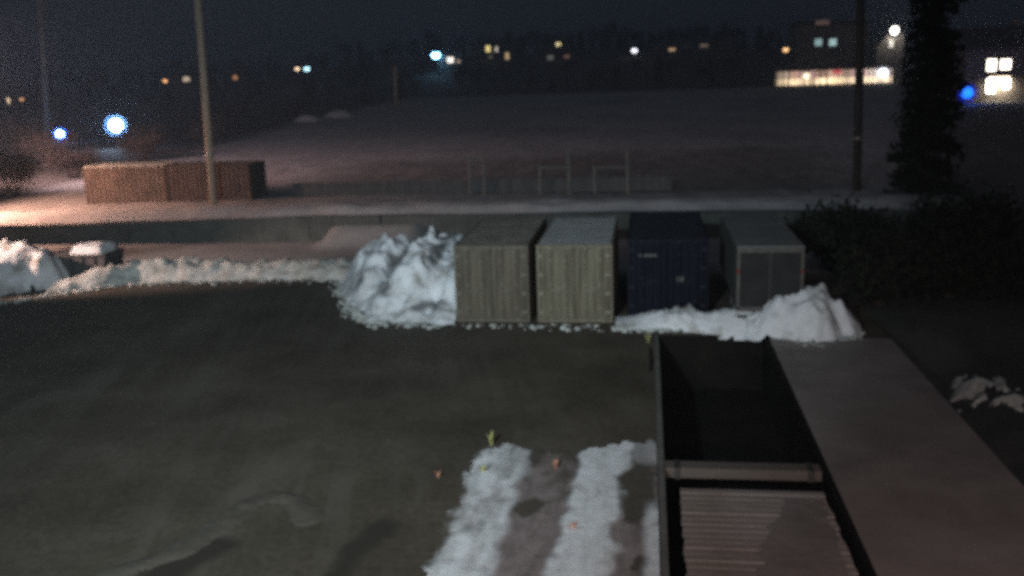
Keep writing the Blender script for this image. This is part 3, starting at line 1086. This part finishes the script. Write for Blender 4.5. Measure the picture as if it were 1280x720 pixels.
GB = 'dark evergreen bushes right of the trailer'
for i, (x, y, W, Hh, lab) in enumerate(((7.6, 32.4, 1.5, 2.2, 'nearest dark bush, standing right of the trailer and snow mound'),
                                        (10.2, 33.5, 2.0, 2.3, 'wide dark bush second from the trailer on the right'),
                                        (13.2, 33.0, 2.0, 2.3, 'dark bush at the right edge of the frame below the spruce'),
                                        (7.6, 38.2, 2.0, 2.4, 'dark bush behind the nearest one, close to the trailer side'),
                                        (12.0, 39.4, 2.6, 2.6, 'dark bush at the back in front of the retaining wall'))):
    bush((x, y, 0), W, Hh, lab, GB, 20 + i, M['needle'], n=3800, sz=.15)

GS = 'bare scrub bushes left of the snow field'
SB = [(-40.5, 57, 2.2, 2.6), (-43.2, 68, 2.4, 2.4), (-46, 60, 2.6, 3.2), (-49.5, 75, 2.8, 3.0), (-45.2, 82, 2.2, 2.2), (-52, 95, 3.0, 2.8), (-58, 84, 3.0, 3.6),
      (-49, 103, 2.2, 2.0), (-56, 120, 3.2, 2.6), (-62, 135, 3.4, 3.0), (-47, 51, 2.4, 3.0), (-60, 160, 3.4, 2.6), (-66, 150, 3.4, 3.4)]
SL = ['pink-lit scrub bush nearest the left edge, just beyond the wall', 'scrub bush at the snow edge above the left end of the rusty container',
      'tall scrub bush at the left edge of the frame behind the nearest one', 'broad scrub bush between the slim pole and the snow edge',
      'low scrub bush at the snow edge between the two tall poles', 'scrub bush right under the brightest white lamp',
      'tallest scrub bush, below the smaller blue-white lamp', 'low scrub bush right of the brightest white lamp',
      'scrub bush beyond the brightest lamp, left of the near pole', 'scrub bush just right of the near pole at the field edge',
      'scrub bush in the left corner beyond the lit heap', 'far scrub bush left of the two small snow mounds', 'far tall scrub bush behind the near pole']
for i, (x, y, W, Hh) in enumerate(SB):
    bush((x, y, field_z(x, y)), W, Hh, SL[i], GS, 60 + i, M['twig'], 'scrub_bush', 2200, .34, .035)

# distant trees: three prototypes, copied with their parts


def far_tree(kind, seed):
    rng = random.Random(seed)
    t = thing('distant_tree', 'x', 'tree')
    tr, mb = MB(), MB()
    if kind == 0:
        Ht = 9
        tr.tube((0, 0, -1), (0, 0, Ht * .9), .22, .04, n=6)
        z = .8
        while z < Ht:
            rad = 2.1 * (1 - z / Ht) ** .8 + .15
            for k in range(10):
                az = rng.uniform(0, 6.3)
                rr = rad * rng.uniform(.3, 1.1)
                leaf_quads(mb.bm, (math.cos(az) * rr, math.sin(az) * rr, z - rr * .3), 5, (.7, .7, .5), .5, rng, .5)
            z += .55
    else:
        Ht = 8
        tr.tube((0, 0, -1), (0, 0, Ht * .5), .26, .16, n=6)
        for k in range(12):
            az = rng.uniform(0, 6.3)
            tip = Vector((math.cos(az) * rng.uniform(.8, 2.8), math.sin(az) * rng.uniform(.8, 2.8), Ht * rng.uniform(.6, 1.05)))
            tr.tube((0, 0, Ht * .4), tip, .09, .02, n=4)
            leaf_quads(mb.bm, tip, 34, (1.6, 1.6, 1.5), .42, rng)
    tr.build('trunk', M['bark'], t)
    mb.build('crown', M['far_leaf'], t)
    return t


protos = [far_tree(0, 5), far_tree(1, 6), far_tree(1, 9)]
LT = ['pointed dark conifer in the row along the distant ridge', 'round-crowned dark tree in the row along the distant ridge', 'loose-crowned dark tree in the row along the distant ridge']
used = [0, 0, 0]
rng = random.Random(4)
spots = []
for i in range(150):
    x = -310 + 430 * (i + rng.uniform(-.4, .4)) / 149
    y = rng.uniform(425, 500)
    spots.append((x, y, rng.uniform(.75, 1.15)))
for i in range(40):
    x = -120 + 230 * (i + rng.uniform(-.4, .4)) / 39
    spots.append((x, rng.uniform(296, 345), rng.uniform(.55, .9)))
for i in range(22):
    x = -210 + 140 * (i + rng.uniform(-.4, .4)) / 21
    spots.append((x, rng.uniform(180, 290), rng.uniform(.5, .8)))
keep_clear = [(-45 + 82, 290)]
for (x, y, s) in spots:
    if 30 < x < 76 and 280 < y < 350:
        continue
    k = rng.choice((0, 0, 1, 2))
    o = protos[k] if not used[k] else copy_tree(protos[k])
    used[k] += 1
    z = field_z(x, y) - .2
    o.location = (x, y, z)
    o.rotation_euler = (0, 0, rng.uniform(0, 6.3))
    o.scale = (s, s, s * rng.uniform(.85, 1.25))
    o['label'] = LT[k]
    o['group'] = ('distant conifers', 'distant round-crowned trees', 'distant loose-crowned trees')[k]

# weeds poking out beside the tracked snow


def tuft(u, v, h, mat, label, n=14, spread=.10, group=None, seed=0):
    rng = random.Random(seed + int(u))
    q = gp(u, v)
    mb = MB()
    for i in range(n):
        az = rng.uniform(0, 6.3)
        l = h * rng.uniform(.5, 1)
        tip = Vector((math.cos(az) * spread * rng.uniform(.3, 2.0), math.sin(az) * spread * rng.uniform(.3, 2.0), l))
        s = Vector((math.cos(az + 1.57), math.sin(az + 1.57), 0)) * .018
        b0 = Vector((rng.uniform(-1, 1), rng.uniform(-1, 1), 0)) * spread * .3
        mid = b0.lerp(tip, .55) + Vector((0, 0, .05 * h))
        v0 = [mb.bm.verts.new(p) for p in (b0 - s, b0 + s, mid + s, mid - s)]
        v1 = mb.bm.verts.new(tip)
        mb.bm.faces.new(v0)
        mb.bm.faces.new((v0[3], v0[2], v1))
    o = mb.build('weed_tuft', mat, loc=(q.x, q.y, .0))
    return tag(o, label, 'weed', group)


tuft(614, 556, .36, M['dead_grass'], 'yellow-green tuft of weed at the far left corner of the tracked snow', 22, .07)
tuft(604, 592, .20, M['dead_grass'], 'small dull green tuft of weed on the left edge of the tracked snow', 14, .06)
tuft(548, 596, .14, M['dead_leaf'], 'tiny brown tuft of weed on bare asphalt left of the tracked snow', 9, .05)
tuft(810, 428, .32, M['dead_grass'], 'green tuft of weed by the snow windrow at the head of the pit', 14, .10)
tuft(694, 586, .22, M['dead_leaf'], 'orange-brown dead leaves sticking out between the two snow tracks', 14, .10)
tuft(716, 664, .16, M['dead_leaf'], 'reddish dead leaves lying on the right snow track', 12, .12)

# ------------------------------------------------------------------ lamps, houses and the lit building
EM = {}


def emat(col, s):
    k = (col, s)
    if k not in EM:
        EM[k] = mat_emit('lamp_light', col, s)
    return EM[k]


def frosted(col):
    k = ('frosted', col)
    if k not in EM:
        m_ = bpy.data.materials.new('halo_shell')
        m_.use_nodes = True
        nt_ = m_.node_tree
        nt_.nodes.clear()
        a = nt_.nodes.new("ShaderNodeBsdfTransparent")
        b = nt_.nodes.new("ShaderNodeBsdfTranslucent")
        c = nt_.nodes.new("ShaderNodeMixShader")
        d = nt_.nodes.new("ShaderNodeOutputMaterial")
        b.inputs["Color"].default_value = (*[v ** 1.5 for v in col], 1)
        c.inputs[0].default_value = .16
        nt_.links.new(a.outputs[0], c.inputs[1])
        nt_.links.new(b.outputs[0], c.inputs[2])
        nt_.links.new(c.outputs[0], d.inputs["Surface"])
        EM[k] = m_
    return EM[k]


def post_lamp(u, v, Y, rad, col, s, power, label, name='globe_lamp'):
    """a lamp on a short post, with a globe shell shaped to give a halo"""
    c = at(u, v, Y)
    zg = field_z(c.x, Y)
    t = thing(name, label, 'lamp', (c.x, Y, zg))
    hz = c.z - zg
    MB().tube((0, 0, -.3), (0, 0, hz - rad * 1.8), .09, .07, n=10).build('post', M['dark_steel'], t)
    MB().tube((0, 0, hz - rad * 1.9), (0, 0, hz - rad * 1.65), rad * .45, rad * .6, n=16).build('collar', M['dark_steel'], t)
    MB().ball((0, 0, hz), rad).build('lamp_bulb', emat(col, s), t, smooth=True)
    MB().ball((0, 0, hz), rad * 1.75, seg=24).build('globe', frosted(col), t, smooth=True)  # see-through shell added round the bulb for a dimmer halo
    if power:
        ld = bpy.data.lights.new('lamp_glow', 'POINT')
        ld.energy = power
        ld.color = col
        ld.shadow_soft_size = .2
        lo = bpy.data.objects.new('bulb', ld)
        C.objects.link(lo)
        lo.parent = t
        lo.location = (0, -rad * 2 - .3, hz)
    return t


post_lamp(145, 157, 97, .66, (.50, .70, 1.0), 30, 500, 'brightest white globe lamp, between the two tall poles on the left')
post_lamp(75, 168, 112, .50, (.28, .50, 1.0), 22, 150, 'smaller blue-white globe lamp beside the slim pole at the left edge')
post_lamp(1209, 116, 150, .85, (.0, .15, 1.0), 2.4, 150, 'vivid blue globe lamp left of the lit house windows')


def street_lamp(u, v, Y, r, col, s, label, zg=None, scale=1.0, light=0):
    c = at(u, v, Y)
    zg = field_z(c.x, Y) if zg is None else zg
    hz = max(2.0, c.z - zg)
    t = thing('street_lamp', label, 'street lamp', (c.x, Y, c.z - hz))
    MB().tube((0, .5, -.5), (0, .5, hz + .25), .12, .08, n=8).build('pole', M['dark_steel'], t)
    MB().tube((0, .5, hz + .2), (0, -.4, hz + r + .08), .06, .05, n=6).build('arm', M['dark_steel'], t)
    MB().ball((0, -.35, hz + r * .75), r * .98, .35, 12).build('hood', M['dark_steel'], t)
    MB().ball((0, -.35, hz), r, .85, 14).build('lens', emat(col, s), t, smooth=True)
    return t


WARM, ORANGE, WHITE, COOL, CYAN, YEL = (1, .72, .45), (1, .45, .16), (1, .93, .82), (.8, .9, 1), (.45, .8, 1), (1, .80, .30)
street_lamp(28, 124, 260, .55, ORANGE, 1.2, 'distant orange street lamp at the far left edge of the ridge')
street_lamp(207, 101, 320, .75, ORANGE, 2.2, 'distant orange street lamp left of the near pole')
street_lamp(372, 86, 340, .8, WARM, 2.5, 'warm-white left lamp of the close pair right of the near pole')
street_lamp(384, 86, 340, 1.0, CYAN, 4, 'cool blue-white right lamp of the close pair right of the near pole')
street_lamp(545, 69, 360, 1.5, (.22, .60, 1.0), 22, 'large bright cyan-blue distant lamp above the short post')
street_lamp(793, 63, 400, 1.25, (.85, .86, 1.0), 3, 'single white distant lamp near the middle of the ridge')
street_lamp(982, 62, 286, .8, (1, .55, .25), 2.2, 'orange lamp at the left corner of the lit shop building')


def far_house(u, v, Y, ww, wh, col, s, label, W=9, D=8, extra=(), rz=0.0):
    """house on the hillside whose lit window sits at the given place"""
    c = at(u, v, Y)
    zg = field_z(c.x, Y) - .6
    hw = max(c.z - zg + wh / 2 + .9, 3.2)
    t = thing('house', label, 'house', (c.x, Y, zg), rz)
    MB().box(-W / 2, W / 2, 0, D, 0, hw, .02).build('wall', M['house'], t)
    rf = MB().prism([(-.5, hw), (D + .5, hw), (D / 2, hw + 2.3)], 'x', -W / 2 - .4, W / 2 + .4).build('roof', M['house_roof'], t)
    MB().box(W * .22, W * .22 + .7, D * .55, D * .55 + .7, hw + 1.2, hw + 3.0, .02).build('chimney', M['house'], rf)
    for (dx, dz, a, b_, cc, ss) in [(0, 0, ww, wh, col, s)] + list(extra):
        z0 = c.z - zg + dz
        fr = MB()
        fr.box(dx - a / 2 - .12, dx + a / 2 + .12, -.06, -.002, z0 - b_ / 2 - .12, z0 - b_ / 2)
        fr.box(dx - a / 2 - .12, dx + a / 2 + .12, -.06, -.002, z0 + b_ / 2, z0 + b_ / 2 + .12)
        fr.box(dx - a / 2 - .12, dx - a / 2, -.06, -.002, z0 - b_ / 2, z0 + b_ / 2)
        fr.box(dx + a / 2, dx + a / 2 + .12, -.06, -.002, z0 - b_ / 2, z0 + b_ / 2)
        fo = fr.build('window', M['frame'], t)
        MB().box(dx - a / 2, dx + a / 2, -.03, -.003, z0 - b_ / 2, z0 + b_ / 2).build('pane', emat(cc, ss), fo)
    return t


far_house(10, 126, 262, 1.1, 1.5, WARM, 1.6, 'distant house at the far left edge with one warm lit window')
far_house(233, 99, 322, 2.4, 1.5, (1, .78, .58), .75, 'distant house with one dim warm-white window beside the near pole')
far_house(294, 97, 332, 1.6, 1.3, (1, .45, .2), .6, 'distant house with one dim orange window right of the near pole')
far_house(563, 75, 362, 2.4, 2.0, (1, .85, .68), 2.2, 'distant house with a bright warm window right of the cyan lamp', extra=((3.0, -.6, 1.2, 1.2, (1, .6, .35), .5),))
far_house(610, 61, 402, 1.9, 2.5, YEL, 1.3, 'distant house with a yellow and a white window and dim ones below', W=11,
          extra=((3.8, -.3, 1.7, 2.0, WHITE, .9), (.9, -3.2, 1.5, 1.1, (1, .8, .5), .12), ))
far_house(634, 70, 380, 1.5, 2.6, (1, .72, .36), .6, 'distant house with one narrow amber window right of the yellow-windowed house', W=7)
far_house(688, 72, 378, 2.4, 1.8, (.9, .85, .75), .12, 'distant house with faint grey and dull red windows', W=12,
          extra=((6.3, .2, 2.2, 1.4, (1, .35, .25), .13),), D=7)
far_house(698, 57, 424, 1.9, 2.4, (1, .86, .42), 1.6, 'distant house with one bright yellow window above the dim red one', W=8)
far_house(840, 62, 402, 2.6, 1.2, (1, .62, .35), .55, 'distant house with a dim orange window right of the white lamp')
far_house(880, 57, 422, 3.4, 1.4, (.9, .6, .42), .16, 'distant house with a very faint brown window right of the orange-windowed house')
far_house(908, 65, 424, 2.2, 1.2, (.8, .8, .75), .14, 'distant house with a very faint grey window, nearest the shop building')

# the lit building on the right
bl, brr = at(972, 106, 290).x, at(1122, 104, 290).x
zg = field_z(50, 290)
B = thing('shop_building', 'large building with a long glowing shopfront and two cyan upper windows', 'building', (0, 290, zg))
W0, W1 = bl, brr
zt_ = 4.6
Mlow = M['building']
MB().box(W0 - .5, W1 + .5, 6, 22, -.3, zt_, .02).build('wall', Mlow, B)
MB().box(W0 - .8, W1 + .8, 1.5, 6.2, zt_ + .002, zt_ + .7, .05).build('canopy', M['house'], B)
MB().box(W0 + 6, W1 - 7, 8, 22, zt_ + .01, 17.5, .03).build('upper_storey', Mlow, B)
MB().box(W0 + 5.6, W1 - 6.6, 7.6, 22.4, 17.501, 18.0, .03).build('roof', M['house_roof'], B)
col_ = MB()
k = 0
x = W0
while x < W1:
    col_.box(x, x + .28, 2.2, 2.5, -.2, zt_, .02)
    x += random.choice((1.2, 1.9, 3.2, 4.6))
col_.build('column', M['frame'], B)
# lit interior seen through the glazing
rng = random.Random(12)
x = W0 + .2
while x < W1 - .6:
    wd = min(rng.uniform(1.1, 3.0), W1 - .2 - x)
    cc = rng.choice(((1, .66, .50), (1, .58, .45), (1, .75, .55), (.95, .55, .5)))
    fr = MB().box(x, x + wd, 5.90, 5.998, .1, .22).box(x, x + .08, 5.90, 5.998, .22, 4.1).build('shop_window', M['frame'], B)
    MB().box(x + .08, x + wd, 5.95, 5.997, 2.0, 4.1).build('pane', emat(cc, round(rng.uniform(.3, .9), 2)), fr)
    MB().box(x + .08, x + wd, 5.95, 5.997, .22, 1.99).build('lower_pane', emat((1, .74, .46), round(rng.uniform(.9, 2.4), 2)), fr)
    x += wd + .02


def bl_lamp(u, v, Y, r, col, s, name='wall_lamp', sz=.9):
    c = at(u, v, Y)
    MB().ball((c.x, Y - 290, c.z - zg), r, sz, 12).build(name, emat(col, s), B, smooth=True)


for (u, v, r, col, s) in ((1008, 95, .95, (1, .85, .6), 2.5), (1023, 100, .8, (1, .78, .5), 1.5), (1044, 100, 1.0, (1, .78, .45), 1.6), (1052, 100, .7, (1, .78, .45), 1.3),
                          (993, 100, .6, (1, .75, .4), 1.2), (1063, 102, .5, (1, .8, .55), 1.2), (1104, 91, 1.35, (.8, .85, 1), 6)):
    bl_lamp(u, v, 291.4, r, col, s, 'ceiling_lamp')
c = at(1046, 90, 291.2)
MB().box(c.x - 1.2, c.x + 1.2, .9, 1.3, c.z - zg - .5, c.z - zg + .5, .05).build('red_sign', emat((1, .12, .14), .7), B)
for (u, v) in ((1023, 53), (1041, 53)):
    c = at(u, v, 298)
    fr = MB().box(c.x - 1.15, c.x + 1.15, 7.93, 7.998, c.z - zg - 1.2, c.z - zg - 1.0).box(c.x - 1.15, c.x - 1.0, 7.93, 7.998, c.z - zg - 1.0, c.z - zg + 1.0).build('window', M['frame'], B)
    MB().box(c.x - 1.0, c.x + 1.0, 7.95, 7.997, c.z - zg - .98, c.z - zg + 1.0).build('pane', emat((.55, .85, .85), .55 if u < 1030 else .8), fr)
c = at(1028, 28, 298)
MB().box(c.x - 1.9, c.x + 1.9, 7.6, 7.9, c.z - zg - .5, c.z - zg + .5, .05).build('roof_sign', emat((1, .6, .45), .15), B)
# gable annex whose side is washed by a bright lamp
A = thing('gabled_annex', 'gabled annex right of the shop building with a bright white lamp at its top', 'building', (0, 314, zg))
c0, c1 = at(1096, 62, 314), at(1121, 62, 314)
c = at(1119, 38, 313)
MB().prism([(c0.x, -.3), (c1.x + 2, -.3), (c1.x + 2, c.z - zg - 1.5), (c.x + .2, c.z - zg + .6), (c0.x, c.z - zg - 4.5)], 'y', .2, 14).build('wall', Mlow, A)
MB().ball((c.x - .2, -1.2, c.z - zg), 1.2, 1, 14).build('lamp', emat((1, .95, .85), 7), A, smooth=True)
c2 = at(1115, 54, 313)
MB().box(c2.x - .6, c2.x + .6, -.05, .199, c2.z - zg - 1.3, c2.z - zg + 1.0, .02).build('lit_wall_patch', emat((1, .92, .78), .7), A)  # glowing plate stands in for the lamplight on the annex wall
ld = bpy.data.lights.new('annex_glow', 'POINT')
ld.energy = 900
ld.color = (1, .92, .8)
lo = bpy.data.objects.new('bulb', ld)
C.objects.link(lo)
lo.parent = A
lo.location = (c.x - .6, -2.9, c.z - zg - .5)

# house on the right with four lit windows
Hc = at(1250, 95, 158)
zg2 = field_z(Hc.x, 158)
Hs = thing('house', 'house at the right edge with four brightly lit windows in two rows', 'house', (Hc.x, 158, zg2))
hw = 8.0
MB().box(-5, 9, 0, 9, -.4, hw, .02).build('wall', Mlow, Hs)
rf = MB().prism([(-.6, hw), (9.6, hw), (4.5, hw + 3.2)], 'x', -5.5, 9.5).build('roof', M['house_roof'], Hs)
MB().box(3, 4, 5, 6, hw + 1.6, hw + 4.2, .02).build('chimney', Mlow, rf)
for (u0, u1, v0, v1, s) in ((1233, 1246, 74, 89, 5), (1250, 1264, 74, 87, 5), (1232, 1245, 98, 117, 4.5), (1253, 1263, 98, 112, 2.2)):
    a, b_ = at(u0, v1, 158), at(u1, v0, 158)
    x0, x1, z0, z1 = a.x - Hc.x, b_.x - Hc.x, a.z - zg2, b_.z - zg2
    fr = MB()
    fr.box(x0 - .1, x1 + .1, -.08, -.002, z0 - .12, z0).box(x0 - .1, x1 + .1, -.08, -.002, z1, z1 + .12)
    fr.box(x0 - .1, x0, -.08, -.002, z0, z1).box(x1, x1 + .1, -.08, -.002, z0, z1)
    fo = fr.build('window', M['frame'], Hs)
    MB().box(x0, x1, -.03, -.003, z0, z1).build('pane', emat((1, .90, .76), s), fo)
ld = bpy.data.lights.new('house_glow', 'AREA')
ld.energy = 500
ld.size = 3
ld.color = (1, .85, .62)
lo = bpy.data.objects.new('window_spill', ld)
C.objects.link(lo)
lo.parent = Hs
lo.location = (0, -.5, 3)
lo.rotation_euler = (R(55), 0, 0)

# sodium lamp just left of the frame


def sodium(x, y, z0, hz, label, aim=1, col=(1.0, .52, .34)):
    t = thing('street_lamp', label, 'street lamp', (x, y, z0))
    MB().tube((0, 0, -.3), (0, 0, hz + .3), .09, .06, n=10).build('pole', M['steel'], t)
    MB().tube((0, 0, hz + .25), (aim * 1.2, 0, hz + .45), .04, n=8).build('arm', M['steel'], t)
    MB().box(aim * 1.1 - .25, aim * 1.1 + .4, -.14, .14, hz + .38, hz + .52, .03).build('head', M['steel'], t)
    MB().box(aim * 1.1 - .2, aim * 1.1 + .35, -.11, .11, hz + .34, hz + .379).build('lens', emat(col, 20), t)
    return t


sodium(-39.0, 47.6, 1.0, 5.4, 'orange sodium street lamp on the terrace just beyond the left of the frame')
sodium(-52, 60, 1.0, 8.5, 'tall orange sodium street lamp behind the scrub, beyond the left of the frame', col=(1.0, .60, .46))
sodium(-33.5, 32.5, 0, 4.6, 'shaded warm street lamp in the yard beyond the left of the frame', col=(1.0, .66, .52))

# ------------------------------------------------------------------ light
# floodlight on the building the camera looks out of


def spot(name, loc, aim, power, col, ang, blend, soft):
    l = bpy.data.lights.new(name, 'SPOT')
    l.energy = power
    l.color = col
    l.spot_size = R(ang)
    l.spot_blend = blend
    l.shadow_soft_size = soft
    o = bpy.data.objects.new(name, l)
    C.objects.link(o)
    o.location = loc
    o.rotation_euler = (Vector(aim) - Vector(loc)).to_track_quat('-Z', 'Y').to_euler()
    return o


spot('yard_floodlight', (-6.5, -4, 11), (-9.0, 33, .5), 31000, (.79, .95, 1.0), 60, 1.0, .35)
spot('shaded_lamp', (-32.3, 32.5, 4.7), (-25.8, 36.2, .9), 13000, (1.0, .66, .54), 50, .6, .12)
spot('field_lamp', (-50.6, 60, 9.3), (-24, 96, 0), 31000, (1.0, .64, .62), 128, .7, .15)
spot('terrace_lamp', (-37.7, 47.6, 6.4), (-33.0, 51.0, 0), 8500, (1.0, .52, .36), 118, .5, .12)
spot('warm_wall_light', (3.5, -1, 7), (1.8, 14, 0), 5000, (1.0, .74, .64), 95, 1.0, .3)

fill_sun = bpy.data.lights.new('fill_sun', 'SUN')  # soft sun lamp added to lift the unlit parts
fill_sun.energy = .11
fill_sun.angle = R(25)
fill_sun.color = (.86, .92, 1.0)
mo = bpy.data.objects.new('fill_sun', fill_sun)
C.objects.link(mo)
mo.rotation_euler = (R(42), 0, R(-25))

hz = MB().box(-760, 760, -90, 1700, -4, 62).build('haze', bpy.data.materials.new('haze_air'))
hm = hz.data.materials[0]
hm.use_nodes = True
hm.node_tree.nodes.clear()
pv = hm.node_tree.nodes.new("ShaderNodeVolumePrincipled")
pv.inputs["Color"].default_value = (.72, .86, 1.0, 1)
pv.inputs["Density"].default_value = .0014
pv.inputs["Anisotropy"].default_value = .45
mo_ = hm.node_tree.nodes.new("ShaderNodeOutputMaterial")
hm.node_tree.links.new(pv.outputs[0], mo_.inputs["Volume"])
hz['kind'] = 'stuff'

wd_ = bpy.data.worlds.new("World")
scene.world = wd_
wd_.use_nodes = True
nt = wd_.node_tree
bg = nt.nodes["Background"]
tc = nt.nodes.new("ShaderNodeTexCoord")
sep = nt.nodes.new("ShaderNodeSeparateXYZ")
nt.links.new(tc.outputs["Generated"], sep.inputs[0])
r = ramp(nt, sep.outputs["Z"], [(0.0, (.0130, .0148, .0190)), (.06, (.0118, .0150, .0208)), (.4, (.0086, .0125, .0200))])
nt.links.new(r.outputs["Color"], bg.inputs["Color"])
bg.inputs["Strength"].default_value = 0.9

vs = scene.view_settings
vs.view_transform = 'Standard'
vs.look = 'None'
vs.exposure = 0
vs.gamma = 1
scene.render.film_transparent = False
scene.cycles.max_bounces = 6
scene.cycles.filter_width = 2.4
scene.cycles.use_denoising = False   # keep the grain of a night exposure
scene.cycles.sample_clamp_indirect = 1.5
